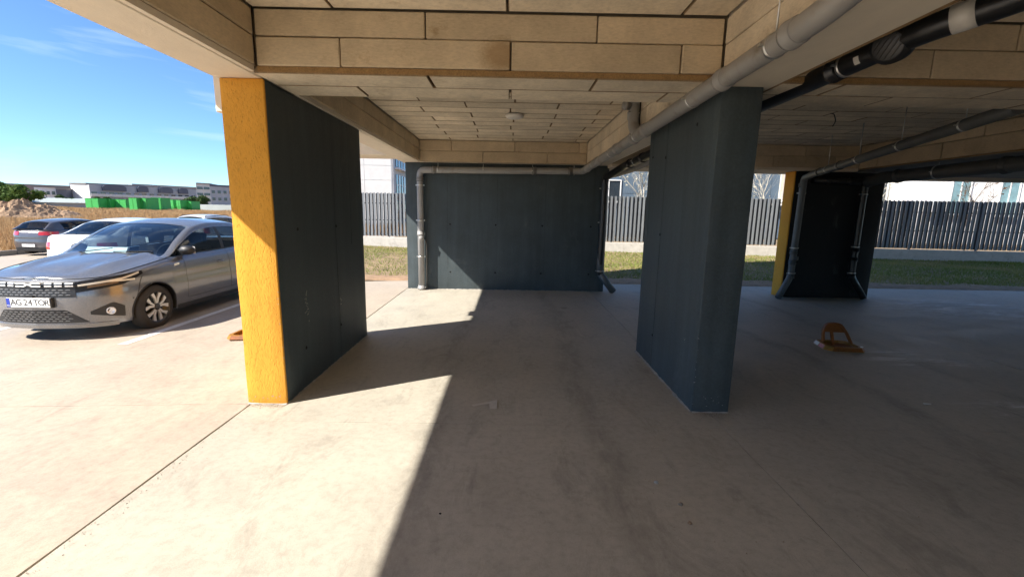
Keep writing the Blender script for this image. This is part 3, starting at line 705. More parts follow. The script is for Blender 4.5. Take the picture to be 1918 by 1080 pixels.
def pipe(label, path, r, mat, couplings=(), clamps=(), group=None, br=0.12):
    """couplings: (point, direction); clamps: (point, direction, rod end or None)"""
    P = bend(path, br)
    o = MB().tube(P, r, 22).build('drain_pipe', mat); tag(o, label, 'pipe', group)
    for p, d in couplings: coupling(o, p, d, r, mat)
    for c in clamps: clamp(o, c[0], c[1], r, c[2] if len(c) > 2 else None)
    return o
def lerp3(a, b, t): return tuple(a[i]+(b[i]-a[i])*t for i in range(3))

# grey pipe: along the beam, across the end wall, down to the floor
GP = 0.062
A = (1.385, 2.18, 2.495); B = (1.385, 8.76, 2.395)
pth = [(1.62, 1.62, 2.80), (1.50, 1.88, 2.63), A, B, (-1.79, 8.80, 2.37), (-1.79, 8.80, 0.0)]
dAB = Vector(B)-Vector(A)
def onAB(y): t = (y-A[1])/(B[1]-A[1]); return lerp3(A, B, t)
gp = pipe('grey plastic drain pipe along the beam, across the slate wall and down it', pth, GP, X['greypipe'],
     [(onAB(2.33), dAB), (onAB(3.05), dAB), (onAB(4.72), dAB), (onAB(5.15), dAB), (onAB(5.95), dAB), (onAB(7.2), dAB), (onAB(8.2), dAB),
      ((1.15, 8.765, 2.393), (-1, 0, 0)), ((0.45, 8.773, 2.388), (-1, 0, 0)), ((-1.50, 8.797, 2.373), (-1, 0, 0)), ((-1.79, 8.80, 2.20), (0, 0, -1)), ((-1.79, 8.80, 1.15), (0, 0, -1)), ((-1.79, 8.80, 0.06), (0, 0, -1))],
     [(onAB(2.50), dAB, (1.385, 2.50, 2.94)), (onAB(3.55), dAB, None), (onAB(5.05), dAB, None), (onAB(6.3), dAB, None), (onAB(7.6), dAB, None)]
     + [((x, 8.79, 2.385), (1, 0, 0), (x, 8.79, 2.52)) for x in (-1.43, -0.55, 0.41, 1.22)]
     + [((-1.79, 8.80, z), (0, 0, 1)) for z in (2.08, 1.40, 0.68, 0.05)], br=0.11)
# cleaning eye on the down pipe
MB().lathe([(0.0, 0.085), (0.045, 0.085), (0.050, 0.065), (0.042, 0.06), (0.042, 0.0)], (-1.79, 8.80, 1.05), (0.35, -1, 0), 20).build('cleaning_eye', X['greypipe'], gp)
MB().tube([(-1.70, 8.86, 0.02), (-1.69, 8.86, 0.9), (-1.72, 8.86, 1.02)], 0.008, 8).build('cable', X['greypipe'], gp)
# vertical branch up to the ceiling
s0 = Vector(onAB(5.02)); 
st = tag(MB().tube(bend([s0, (1.385, 5.25, 2.585), (1.385, 5.27, 2.93)], 0.07), GP*0.97, 20).build('branch_pipe', X['greypipe']), 'grey branch pipe rising from the long grey pipe to the ceiling', 'pipe')
coupling(st, (1.385, 5.27, 2.70), (0, 0, 1), GP*0.97, X['greypipe']); coupling(st, (1.385, 5.27, 2.83), (0, 0, 1), GP*0.97, X['greypipe'])
MB().lathe([(0.0, 0.13), (0.048, 0.13), (0.052, 0.10), (0.045, 0.10), (0.045, 0.0)], (1.385, 5.27, 2.80), (-1, -0.3, 0.1), 18).build('cleaning_eye', X['greypipe'], st)
MB().tube([(1.448, 5.24, 2.50), (1.452, 5.24, 2.93)], 0.009, 8).build('cable', X['rubber'], st)

# black pipe of the right bay
BP = 0.066
bA = (2.13, 2.45, 2.565); bB = (2.02, 8.05, 2.44)
dB = Vector(bB)-Vector(bA)
def onB(y): t = (y-bA[1])/(bB[1]-bA[1]); return lerp3(bA, bB, t)
bp = pipe('black drain pipe behind the blue pillar, dropping down the end of the wall', [(2.62, 1.75, 2.72), (2.30, 2.18, 2.60), bA, bB, (1.83, 8.76, 2.28), (1.83, 8.80, 0.40), (2.12, 8.82, 0.03)], BP, X['blackpipe'],
     [(onB(2.62), dB), (onB(3.05), dB), (onB(5.6), dB), (onB(6.3), dB), (onB(7.0), dB), (onB(7.7), dB)],
     [(onB(2.98), dB, (onB(2.98)[0], 2.98, 2.94)), (onB(5.9), dB, None), (onB(7.4), dB, None)] + [((1.83, 8.795, z), (0, 0, 1)) for z in (2.08, 1.42)] + [((1.83, 8.80, 0.45), (0, 0, 1))], br=0.10)
MB().tube([(1.83, 8.80, 0.80), (1.83, 8.80, 0.42)], BP*1.06, 20).build('sleeve', X['darkgreypipe'], bp)
MB().tube([(1.84, 8.80, 0.39), (2.13, 8.82, 0.025)], BP*1.06, 20).build('spout', X['darkgreypipe'], bp)
# inspection cover, white label band and maker's sticker
dn = dB.normalized(); c = Vector(onB(2.62)); side = Vector((-1.0, -0.5, -0.42)).normalized()
cov = MB().lathe([(0.0, 0.094), (0.070, 0.094), (0.080, 0.090), (0.088, 0.074), (0.098, 0.070), (0.098, 0.0)], c, side, 28).build('inspection_cover', X['blackpipe'], bp)
e1 = side.orthogonal().normalized(); e2 = side.cross(e1)
rbm = MB()
for k in range(-2, 3):
    L = math.sqrt(max(0, 0.065**2-(k*0.024)**2)); rbm.bar(c + side*0.096 + e1*k*0.024 - e2*L, c + side*0.096 + e1*k*0.024 + e2*L, 0.006, 0.006, up=side)
rbm.build('rib', X['rubber'], cov)
q = Vector((2.26, 2.235, 2.588)); dq = (Vector(bA)-Vector((2.30, 2.18, 2.60))).normalized()
MB().lathe([(BP*0.99, -0.045), (BP*1.03, -0.045), (BP*1.03, 0.045), (BP*0.99, 0.045)], lerp3(bA, (2.30, 2.18, 2.60), 0.45), dq, 24).build('label_band', X['whitetape'], bp)
cc = Vector(onB(2.82)); 
sr = []
for t in np.linspace(2.2, 2.9, 6):
    o_ = Vector((math.cos(t), 0, math.sin(t)-1.0*0)); o_ = Vector((math.cos(t+1.0), 0, math.sin(t+1.0)))
    sr.append([cc + o_*BP*1.02 - dn*0.02, cc + o_*BP*1.02 + dn*0.02])
MB().grid(sr).build('sticker', X['whitetape'], bp)

# second grey stub behind the black one
tag(MB().tube(bend([(2.25, 6.6, 2.47), (2.20, 8.2, 2.40), (2.05, 8.9, 2.36), (2.0, 9.15, 2.36)], 0.1), 0.055, 18).build('drain_pipe', X['greypipe']), 'short grey pipe beside the black pipe at the wall top', 'pipe')

# right bay hung pipe and the two down pipes on the black wall
RP = 0.060
r0 = (5.58, 8.55, 2.335); r1 = (4.35, 3.95, 2.56)
rA = (5.42, 8.02, 2.370)
dR = Vector(r1)-Vector(rA)
def onR(t): return lerp3(rA, r1, t)
rp = pipe('grey pipe hung from rods across the right bay, turning down the black wall', [r1, rA, r0, (5.58, 8.585, 0.42), (5.30, 8.45, 0.03)], RP, X['darkgreypipe'],
     [(onR(0.04), dR), (onR(0.22), dR), ((5.58, 8.57, 2.20), (0, 0, -1)), ((5.58, 8.582, 0.92), (0, 0, -1)), ((5.58, 8.582, 0.72), (0, 0, -1)), ((5.58, 8.585, 0.44), (0, 0, -1))],
     [(onR(t), dR, (onR(t)[0], onR(t)[1], ZC)) for t in (0.12, 0.36, 0.60, 0.85)] + [((5.58, 8.575, z), (0, 0, 1)) for z in (2.05, 1.0, 0.50)], br=0.10)
MB().lathe([(0.0, 0.09), (0.04, 0.09), (0.046, 0.07), (0.04, 0.065), (0.04, 0.0)], (5.58, 8.582, 0.80), (0.7, -1, 0), 16).build('cleaning_eye', X['darkgreypipe'], rp)
rp2 = pipe('black down pipe with a kicked-out foot at the right end of the black wall', [(5.78, 8.60, 2.30), (6.80, 8.60, 2.27), (6.80, 8.60, 0.46), (7.08, 8.56, 0.03)], RP, X['blackpipe'],
     [((6.05, 8.60, 2.292), (1, 0, 0)), ((6.45, 8.60, 2.28), (1, 0, 0)), ((6.80, 8.60, 0.98), (0, 0, -1)), ((6.80, 8.60, 0.80), (0, 0, -1)), ((6.80, 8.60, 0.48), (0, 0, -1))],
     [((6.80, 8.60, z), (0, 0, 1)) for z in (2.05, 1.04, 0.52)], br=0.10)

bg_ = pipe('wide dark grey collector pipe under the lowered ceiling at the right', [(6.83, -2.0, 2.42), (6.83, 8.30, 2.34), (6.80, 8.56, 2.28)], 0.105, X['collector'],
     [((6.83, y_, 2.42-0.08*(y_+2)/10.3), (0, 1, 0)) for y_ in (7.9, 6.2, 4.2)], [((6.83, y_, 2.42-0.08*(y_+2)/10.3), (0, 1, 0), (6.83, y_, 2.50)) for y_ in (7.2, 5.6, 4.6, 3.0)])

# ceiling lamp
lp = empty('ceiling_lamp', (0.03, 6.43, ZC), 'round white ceiling lamp in the middle bay', 'lamp')
MB().lathe([(0.0, -0.001), (0.118, -0.001), (0.122, -0.008), (0.122, -0.018)], (0, 0, 0), (0, 0, 1), 40).build('lamp_base', X['zinc'], lp)
MB().lathe([(0.128, -0.012), (0.130, -0.022), (0.122, -0.040), (0.095, -0.056), (0.05, -0.064), (0.0, -0.066)], (0, 0, 0), (0, 0, 1), 40).build('lamp_shade', X['lampshade'], lp)

# loose wire loops hanging from the right ceiling
for (x, y, L) in ((4.15, 6.0, 0.17), (3.85, 5.2, 0.08)):
    tag(MB().tube(bend([(x, y, ZC), (x+0.05, y, ZC-0.01), (x+0.07, y-0.02, ZC-L*0.6), (x+0.03, y-0.03, ZC-L)], 0.04), 0.006, 8).build('loose_cable', X['rubber']),
        'short loose cable end curling from the dim ceiling' if L > 0.1 else 'tiny cable stub poking from the dim ceiling', 'cable')

# ---------------------------------------------------------------- parking locks
def parking_lock(loc, rz, label, up_=True):
    t = empty('parking_lock', loc, label, 'parking lock', 'fold-up parking locks', rz); t.scale = (0.90, 0.95, 0.82)
    # chamfered base frame, hollow in the middle; x is its width, y its depth
    out = [(-0.27,-0.13),(-0.20,-0.21),(0.20,-0.21),(0.27,-0.13),(0.23,0.17),(0.14,0.21),(-0.14,0.21),(-0.23,0.17)]
    b = MB(); n = len(out)
    lev = [(1.0, 0.0), (0.90, 0.055), (0.74, 0.060), (0.72, 0.012)]
    rows = [[(x*k, y*k, z) for x, y in out]+[(out[0][0]*k, out[0][1]*k, z)] for k, z in lev]
    b.grid(rows, smooth=False, flip=False); b.build('base_frame', X['yellowsteel'], t)
    MB().prism([(x*0.73, y*0.73) for x, y in out], (0, 0, 0.004), (1,0,0), (0,1,0), (0,0,1), 0.010).build('base_plate', X['orange'], t)
    def facet(i, k0, k1, mat, nm):
        p, q = Vector((*out[i], 0)), Vector((*out[(i+1) % n], 0)); bb = MB(); vs = []
        for s_, (a, h) in ((k0, (1.0, 0.004)), (k1, (1.0, 0.004)), (k1, (0.905, 0.053)), (k0, (0.905, 0.053))):
            c_ = (p + (q-p)*s_)*a; vs.append((c_.x*1.008, c_.y*1.008, h+0.002))
        bb.add(vs, [(0, 1, 2, 3)]); bb.build(nm, mat, t)
    facet(1, 0.02, 0.98, X['orange'], 'front_plate'); facet(2, 0.05, 0.95, X['orange'], 'corner_plate')
    facet(7, 0.05, 0.45, X['whitetape'], 'white_tape'); facet(7, 0.50, 0.95, X['redtape'], 'red_tape')
    facet(3, 0.05, 0.45, X['whitetape'], 'white_tape'); facet(3, 0.50, 0.95, X['redtape'], 'red_tape')
    if up_:
        a = []
        yb, yt = 0.03, 0.12; ks = (yt-yb)/0.3
        def hp(x_, z_, d=0.0): return (x_, yb+ks*z_+d, z_)
        hoop = [hp(-0.175, 0.03), hp(-0.165, 0.22), hp(-0.115, 0.325), hp(0.0, 0.340), hp(0.075, 0.325), hp(0.145, 0.20), hp(0.20, 0.03)]
        P = bend(hoop, 0.05, 4); bb = MB()
        L = []; 
        for (w_, d_) in ((-1, -1), (1, -1), (1, 1), (-1, 1)): L.append([])
        cen = Vector((0.01, 0, 0.10))
        R_ = []
        for i, p in enumerate(P):
            d = (P[min(i+1, len(P)-1)]-P[max(i-1, 0)]).normalized(); nv = Vector((0, 1, 0)); o_ = d.cross(nv).normalized()
            R_.append([p - nv*0.022 - o_*0.013, p + nv*0.022 - o_*0.013, p + nv*0.022 + o_*0.013, p - nv*0.022 + o_*0.013, p - nv*0.022 - o_*0.013])
        bb.grid(R_, smooth=False); bb.build('hoop', X['orange'], t)
        MB().prism([(-0.135, 0.205), (0.13, 0.205), (0.125, 0.25), (0.07, 0.315), (-0.09, 0.320), (-0.135, 0.26)], (0, yb+0.004, 0), (1,0,0), (0,ks,1), (0,1,0), 0.006).build('hoop_plate', X['orange'], t)
        MB().bar(hp(-0.045, 0.02), hp(-0.055, 0.23), 0.035, 0.022, up=(0, 1, 0)).build('strut', X['orange'], t)
        MB().bar((-0.16, yb, 0.025), (0.0, -0.15, 0.03), 0.02, 0.02).bar((0.19, yb, 0.025), (0.10, -0.15, 0.03), 0.02, 0.02).build('hinge_arm', X['orange'], t)
        MB().lathe([(0.0, 0.012), (0.016, 0.012), (0.018, 0.0)], (0.21, -0.14, 0.058), (0, 0, 1), 12).build('lock_cylinder', X['chrome'], t)
    return t
parking_lock((4.14, 5.27, 0.0), math.radians(-6), 'orange fold-up parking lock with raised hoop on the bare floor')
parking_lock((-3.30, 5.44, slope(-3.3)+0.012), math.radians(6), 'flat yellow parking lock half hidden behind the ochre pillar foot', up_=False)

# ---------------------------------------------------------------- litter on the floor
tag(MB().add([(-0.30,3.44,.003),(-0.10,3.53,.006),(-0.09,3.50,.004),(-0.28,3.41,.003)], [(0,1,2,3)]).add([(-0.155,3.50,.007),(-0.09,3.53,.009),(-0.085,3.37,.004),(-0.145,3.37,.003)], [(0,1,2,3)]).build('paper_strip', X['paper']), 'bent pale paper strip lying on the middle floor', 'paper')
for (x, y, s, lab, mt) in ((0.91, 2.40, 0.014, 'small pale pebble on the shaded floor, farther of the pair', 'lime'), (0.98, 2.20, 0.013, 'small brownish pebble on the shaded floor, middle of three', 'pebble'),
                   (0.97, 2.05, 0.011, 'tiny brown clod on the shaded floor, nearest of three', 'soil'), (-0.35, 2.10, 0.006, 'tiny dark stone chip at the edge of the shade', 'hole')):
    b = MB(); b.lathe([(0.0, -s*0.5), (s*0.8, -s*0.4), (s*1.1, 0.1*s), (s*0.6, s*0.7), (0.0, s*0.8)], (0, 0, 0), (0.2, 0.1, 1), 9)
    b.v = [(p[0]*(1+random.uniform(-.2,.2)), p[1]*0.8*(1+random.uniform(-.2,.2)), p[2]) for p in b.v]
    o = b.build('pebble', X[mt]); o.location = (x, y, s*0.4); tag(o, lab, 'stone')
o = MB().tube([(0, 0, 0.008), (0.05, -0.012, 0.008)], 0.007, 8).build('cigarette_end', X['paper']); o.location = (3.66, 3.60, 0.0); tag(o, 'white cigarette end on the dim floor at the right', 'litter')
# ---------------------------------------------------------------- cars
def spl(pts):
    """smooth monotone-ish interpolation through (x, y) points"""
    xs = np.array([p[0] for p in pts], float); ys = np.array([p[1] for p in pts], float)
    h = np.diff(xs); d = np.diff(ys)/h; m = np.zeros(len(xs)); m[0] = d[0]; m[-1] = d[-1]
    for i in range(1, len(xs)-1):
        m[i] = 0 if d[i-1]*d[i] <= 0 else 3*(h[i-1]+h[i])/((2*h[i]+h[i-1])/d[i-1]+(h[i]+2*h[i-1])/d[i])
    def f(x):
        x = min(max(x, xs[0]), xs[-1]); i = min(max(int(np.searchsorted(xs, x))-1, 0), len(h)-1); t = (x-xs[i])/h[i]
        return float((2*t**3-3*t*t+1)*ys[i] + (t**3-2*t*t+t)*h[i]*m[i] + (-2*t**3+3*t*t)*ys[i+1] + (t**3-t*t)*h[i]*m[i+1])
    return f
def cat2(pts, n=24):
    P = [np.array(p, float) for p in pts]; P = [2*P[0]-P[1]] + P + [2*P[-1]-P[-2]]; out = []
    for i in range(1, len(P)-2):
        for k in range(n):
            t = k/n; out.append(0.5*((2*P[i]) + (-P[i-1]+P[i+1])*t + (2*P[i-1]-5*P[i]+4*P[i+1]-P[i+2])*t*t + (-P[i-1]+3*P[i]-3*P[i+1]+P[i+2])*t**3))
    out.append(P[-2]); return np.array(out)

class Car:
    """local frame: front bumper at y=0, the tail at y=length, x to the car's left, z up"""
    def __init__(s, c):
        s.c = c; s.L = c['L']; W = c['W']/2
        tab = cat2([(w*W, a) for w, a in c['plan']]); seg = np.hypot(*np.diff(tab, axis=0).T); s.cum = np.concatenate([[0], np.cumsum(seg)]); s.tab = tab; s.S = s.cum[-1]
        s.zup = spl(c['zup']); s.zr = spl(c['zr']); s.wr = spl(c['wr']); s.zc = spl(c['zc']); s.ins = spl(c['ins'])
    def pl(s, t):
        sg = 1 if t >= 0 else -1; t = abs(t)
        w = np.interp(t, s.cum, s.tab[:, 0]); a = np.interp(t, s.cum, s.tab[:, 1])
        e = 0.02; w0 = np.interp(max(0, t-e), s.cum, s.tab[:, 0]); a0 = np.interp(max(0, t-e), s.cum, s.tab[:, 1])
        w1 = np.interp(min(s.S, t+e), s.cum, s.tab[:, 0]); a1 = np.interp(min(s.S, t+e), s.cum, s.tab[:, 1])
        d = Vector((w1-w0, a1-a0)); d = d.normalized() if d.length > 0 else Vector((1, 0)); n = Vector((d.y, -d.x))
        return sg*w, a, sg*n.x, n.y
    def s_at(s, a, rear=False):
        """perimeter length at which the flank reaches station a"""
        i = int(np.argmin(np.abs(s.tab[:, 1]-a) + (0 if True else 0))); return float(np.interp(a, s.tab[:, 1], s.cum))
    def s_w(s, w, rear=False):
        k = np.argmax(s.tab[:, 0]); 
        return float(np.interp(w, s.tab[:k, 0], s.cum[:k])) if not rear else float(np.interp(-w, -s.tab[k:, 0], s.cum[k:]))
    def top(s, t): return s.zup(s.pl(t)[1])
    def pt(s, t, z, off=0.0):
        w, a, nx, ny = s.pl(t); zu = s.zup(a); i = s.ins(z)
        r = s.c.get('shr', 0.07); q = z-(zu-r)
        if q > 0: q = min(q, r); i += r*(1-math.sqrt(max(0, 1-(q/r)**2)))*0.9
        f = max(0.0, 1-a/0.35); i += f*s.c.get('noserake', 0.10)*max(0, z-0.45)**1.5
        g_ = max(0.0, 1-(s.L-a)/0.35); i += g_*s.c.get('tailrake', 0.05)*max(0, z-0.5)
        return Vector((w - nx*(i-off), a - ny*(i-off), z))
    def lo(s, t, base):
        w, a, _, _ = s.pl(t); z = base
        for ac in (s.c['fa'], s.c['ra']):
            d = abs(a-ac); R = s.c['arch']
            if d < R and abs(w) > 0.4: z = max(z, s.c['wr_']+math.sqrt(R*R-d*d))
        return z
    def patch(s, t0, t1, nt_, zlo, zhi, nz, off=0.0, name='body', mat=None, parent=None, thick=0.0):
        rows = []
        for i in range(nt_+1):
            t = t0+(t1-t0)*i/nt_; a, b = zlo(t), zhi(t)
            rows.append([s.pt(t, a+(b-a)*j/nz, off) for j in range(nz+1)])
        b_ = MB(); b_.grid(rows, smooth=True)
        if thick:
            inn = []
            for i in range(nt_+1):
                t = t0+(t1-t0)*i/nt_; a, bb = zlo(t), zhi(t); inn.append([s.pt(t, a+(bb-a)*j/nz, off-thick) for j in range(nz+1)])
            for line in ([(r[0], q[0]) for r, q in zip(rows, inn)], [(r[-1], q[-1]) for r, q in zip(rows, inn)], list(zip(rows[0], inn[0])), list(zip(rows[-1], inn[-1]))):
                b_.grid([[p[0] for p in line], [p[1] for p in line]], smooth=False)
        return b_.build(name, mat, parent) if parent is not None else b_
    def deck(s, t0, t1, n, crown, crease=0.0, name='hood', mat=None, parent=None):
        rows = []
        for i in range(n+1):
            t = t0+(t1-t0)*i/n; p = s.pt(t, s.top(t)); row = []
            for j in range(25):
                q = -1+2*j/24; x_ = p.x*q; z = p.z+crown(p.y)*(1-abs(q)**2.6)
                z += crease*min(1, max(0, (p.y-0.15)/0.5))*(math.exp(-((abs(q)-0.62)/0.10)**2) - 0.4*math.exp(-((abs(q)-0.42)/0.12)**2))
                row.append((x_, p.y, z+0.001))
            rows.append(row)
        return MB().grid(rows, smooth=True, flip=True).build(name, mat, parent)
    def gs(s, a, t, off=0.0):
        p = s.pt(s.s_at(a), s.zup(a)); w = p.x*(1-t)+s.wr(a)*t; z = s.zup(a)*(1-t)+s.zr(a)*t
        return Vector((w + 0.03*math.sin(math.pi*t)*min(1, (s.zr(a)-s.zup(a))/0.3) + off, a, z))
    def gt(s, a, q, off=0.0):
        return Vector((q*s.wr(a), a, s.zr(a)+(s.zc(a)-s.zr(a))*(1-abs(q)**2.3)+off))
    def side(s, sg, a0, a1, na, t0, t1, nt_, off, name, mat, parent):
        rows = []
        for i in range(na+1):
            a = a0+(a1-a0)*i/na; tt0 = t0(a) if callable(t0) else t0; tt1 = t1(a) if callable(t1) else t1
            row = [s.gs(a, tt0+(tt1-tt0)*j/nt_, off) for j in range(nt_+1)]
            rows.append([(sg*p.x, p.y, p.z) for p in row])
        return MB().grid(rows, smooth=True, flip=(sg < 0)).build(name, mat, parent)
    def toppatch(s, a0, a1, na, q, off, name, mat, parent):
        rows = [[s.gt(a0+(a1-a0)*i/na, -q+2*q*j/20, off) for j in range(21)] for i in range(na+1)]
        return MB().grid(rows, smooth=True, flip=True).build(name, mat, parent)

def wheel(parent, x, y, r, sg, style, label=None):
    o = MB()
    w = 0.19
    prof = [(r*0.68, -w/2), (r*0.74, -w/2-0.006), (r*0.90, -w/2), (r*0.975, -w*0.40), (r, -w*0.25), (r, w*0.25), (r*0.975, w*0.40), (r*0.90, w/2), (r*0.76, w/2+0.006), (r*0.68, w/2)]
    o.lathe(prof, (0, 0, 0), (sg, 0, 0), 44); t = o.build('wheel', X['tyre'], parent); t.location = (x, y, r)
    R0 = r*0.69
    disc = MB().lathe([(R0, w/2+0.004), (R0*0.95, w/2-0.002), (R0*0.93, w/2-0.05), (0.05, w/2-0.06), (0.0, w/2-0.06)], (0, 0, 0), (sg, 0, 0), 40).build('rim', X['rimblack'] if style == 'y' else X['alloy'], t)
    b = MB(); ex = Vector((0, 1, 0)); ey = Vector((0, 0, 1)); ez = Vector((sg, 0, 0))
    n = 5
    for k in range(n):
        a0 = 2*math.pi*k/n + 0.25
        if style == 'y':
            for d in (-0.20, 0.20):
                a = a0+d; c, s_ = math.cos(a), math.sin(a); c2, s2 = math.cos(a+d*0.75), math.sin(a+d*0.75)
                def P(rr, off, cc=c, ss=s_): return (rr*cc-off*ss, rr*ss+off*cc)
                poly = [P(0.050, -0.010), P(0.050, 0.010), P(R0*0.55, 0.016), (R0*0.93*c2-0.030*s2, R0*0.93*s2+0.030*c2), (R0*0.93*c2+0.022*s2, R0*0.93*s2-0.022*c2), P(R0*0.55, -0.016)]
                b.prism(poly, ez*(w/2-0.030), ex, ey, ez, 0.022)
        else:
            c, s_ = math.cos(a0), math.sin(a0)
            b.prism([(0.04*c-0.03*s_, 0.04*s_+0.03*c), (R0*0.95*c-0.02*s_, R0*0.95*s_+0.02*c), (R0*0.95*c+0.02*s_, R0*0.95*s_-0.02*c), (0.04*c+0.03*s_, 0.04*s_-0.03*c)], ez*(w/2-0.03), ex, ey, ez, 0.02)
    b.build('spoke', X['alloy'], disc)
    MB().lathe([(0.055, w/2-0.03), (0.050, w/2-0.006), (0.030, w/2-0.002), (0.0, w/2-0.002)], (0, 0, 0), (sg, 0, 0), 20).build('hub_cap', X['rimblack'] if style == 'y' else X['alloy'], disc)
    return t

def seat(parent, x, y, mat):
    b = MB()
    b.box(x-0.24, x+0.24, y, y+0.5, 0.42, 0.58)
    b.prism([(y+0.40, 0.50), (y+0.55, 0.50), (y+0.70, 1.02), (y+0.58, 1.04)], (x-0.23, 0, 0), (0, 1, 0), (0, 0, 1), (1, 0, 0), 0.46)
    b.prism([(y+0.60, 1.08), (y+0.70, 1.06), (y+0.74, 1.24), (y+0.66, 1.26)], (x-0.13, 0, 0), (0, 1, 0), (0, 0, 1), (1, 0, 0), 0.26)
    return b.build('seat', mat, parent, bevel=0.03, seg=2)

def text_on(parent, txt, size, loc, rot, mat, name='lettering', ext=0.001):
    cu = bpy.data.curves.new(name, 'FONT'); cu.body = txt; cu.size = size; cu.align_x = 'CENTER'; cu.align_y = 'CENTER'; cu.extrude = ext
    tmp = bpy.data.objects.new(name, cu); COL.objects.link(tmp)
    dg = bpy.context.evaluated_depsgraph_get(); me = bpy.data.meshes.new_from_object(tmp.evaluated_get(dg)); bpy.data.objects.remove(tmp)
    me.materials.clear(); me.materials.append(mat)
    o = bpy.data.objects.new(name, me); link(o, parent); o.location = loc; o.rotation_euler = rot; return o

def make_car(c, label, cat, loc, rz, paint, group=None, style='y', front=None):
    K = Car(c); root = empty('parked_car', loc, label, cat, group, rz); pm = X[paint]
    base = c['base']; af, ab, ar = c['doors']; S = K.S
    sf_, sm_, sr_ = K.s_at(af), K.s_at(ab), K.s_at(ar)
    lo = lambda t: K.lo(t, base); hi = lambda t: K.top(t)
    body = K.patch(-sf_, sf_, 150, lo, hi, 16, 0, 'body', pm, root)                                   # nose and both wings
    for sg in (-1, 1):
        K.patch(sg*sf_, sg*S, 130, lo, lambda t: min(hi(t), max(lo(t)+0.001, 0.335)) if abs(t) < sr_ else hi(t), 14, 0, 'rear_quarter', pm, root) if False else None
        K.patch(sg*sr_, sg*S, 90, lo, hi, 16, 0, 'rear_quarter', pm, root)
        K.patch(sg*sf_, sg*sr_, 60, lo, lambda t: max(lo(t)+0.001, 0.33), 3, 0, 'sill', pm, root)
        for (s0, s1, nm) in ((sf_, sm_, 'front'), (sm_, sr_, 'rear')):
            d = K.patch(sg*(s0+0.005), sg*(s1-0.005), 44, lambda t: max(lo(t), 0.338), lambda t: hi(t)-0.004, 14, 0.001, 'door', pm, root, thick=0.02)
            hs = s1-0.17; hz = c['handle']; p = K.pt(sg*hs, hz, 0.0); q = K.pt(sg*(hs-0.16), hz, 0.0); n_ = Vector((sg, 0, 0))
            MB().prism([(0.0, -0.022), (0.03, -0.03), (0.13, -0.03), (0.16, -0.01), (0.13, 0.022), (0.03, 0.022)], q - n_*0.001, (p-q).normalized(), (0, 0, 1), n_, 0.004).build('handle_recess', X['trim'], d)
            MB().tube([q + n_*0.004, q + n_*0.03 + Vector((0, 0.03, 0.004)), p + n_*0.03 - Vector((0, 0.03, -0.004)), p + n_*0.004], 0.012, 8).build('handle', pm, d)
        # inner dark shell closes the door gaps
        K.patch(sg*(sf_-0.1), sg*(sr_+0.1), 30, lambda t: max(lo(t), base)+0.005, lambda t: hi(t)-0.02, 4, -0.022, 'inner_shell', X['trim'], root)
        # wheel arch liners, lips
        for ac in (c['fa'], c['ra']):
            R = c['arch']; ang = np.linspace(-0.28, math.pi+0.28, 30)
            rowsA = []; lip = []
            for t in ang:
                yy = ac + R*math.cos(t); zz = c['wr_'] + R*math.sin(t)
                if zz < base: zz = base
                pp = K.pt(K.s_at(yy), max(zz, base)); 
                rowsA.append([(sg*(pp.x-0.005), yy, zz), (sg*(pp.x-0.30), yy, zz)]); lip.append((sg*(pp.x-0.001), yy, zz))
            MB().grid(rowsA, smooth=True).build('arch_liner', X['trim'], root)
            MB().tube(lip, 0.010, 8).build('arch_lip', X['trim'] if c.get('cladding') else pm, root)
            wheel(root, sg*(c['W']/2-0.115), ac, c['wr_'], sg, style)
        # glasshouse
        a0, a1, ab2, a3 = c['glass']
        K.side(sg, a0, ab-0.03, 24, lambda a: 0.03, lambda a: 0.90, 8, 0.0, 'side_window', X['carglass'], root)
        K.side(sg, ab+0.05, a3, 20, 0.03, 0.90, 8, 0.0, 'side_window', X['carglass'], root)
        K.side(sg, ab-0.03, ab+0.05, 3, 0.0, 0.93, 6, 0.003, 'pillar_trim', X['trim'], root)
        K.side(sg, a0-0.10, a3+0.02, 40, 0.0, 0.04, 1, 0.006, 'waist_trim', X['trim'], root)
        K.side(sg, a3, c['gend'], 14, 0.0, 1.0, 8, 0.002, 'rear_pillar', pm, root)
        rows = []
        for i in range(61):
            a = c['gstart'] + (c['gend']-c['gstart'])*i/60
            r_ = [K.gs(a, 0.86, 0.004), K.gs(a, 0.94, 0.006), K.gt(a, 1.0, 0.004), K.gt(a, 0.95, 0.006), K.gt(a, 0.90, 0.004)]
            rows.append([(sg*p.x, p.y, p.z) for p in r_])
        MB().grid(rows, smooth=True).build('roof_rail', pm, root)
        # mirror
        mp = K.gs(a0+0.14, 0.10); fo = 0.09 if (sg < 0 and front) else 0.0; mc = Vector((sg*(mp.x+0.11-fo), a0+0.10+fo*1.6, mp.z+0.06))
        b = MB(); b.lathe([(0.0, -0.075), (0.055, -0.066), (0.082, -0.035), (0.090, 0.0), (0.084, 0.03), (0.0, 0.032)], (0, 0, 0), (0, 1, 0), 20)
        b.v = [(p[0]*1.25, p[1], p[2]*0.80) for p in b.v]; mo = b.build('mirror', X['trim'] if front else pm, root); mo.location = mc
        MB().bar((sg*(mp.x-0.01), a0+0.11, mp.z+0.0), (mc.x-sg*0.03, mc.y, mc.z-0.045), 0.05, 0.035).build('mirror_arm', X['trim'], mo).location = -mc
        MB().box(-0.10, 0.10, 0.0322, 0.034, -0.055, 0.055).build('mirror_glass', X['chrome'], mo)
    w0, w1, rw0, rw1 = c['tops']
    K.toppatch(w0, w1, 24, 0.915, 0.0, 'windscreen', X['windscreen'], root)
    K.toppatch(w1, rw0, 30, 0.92, 0.004, 'roof', pm, root)
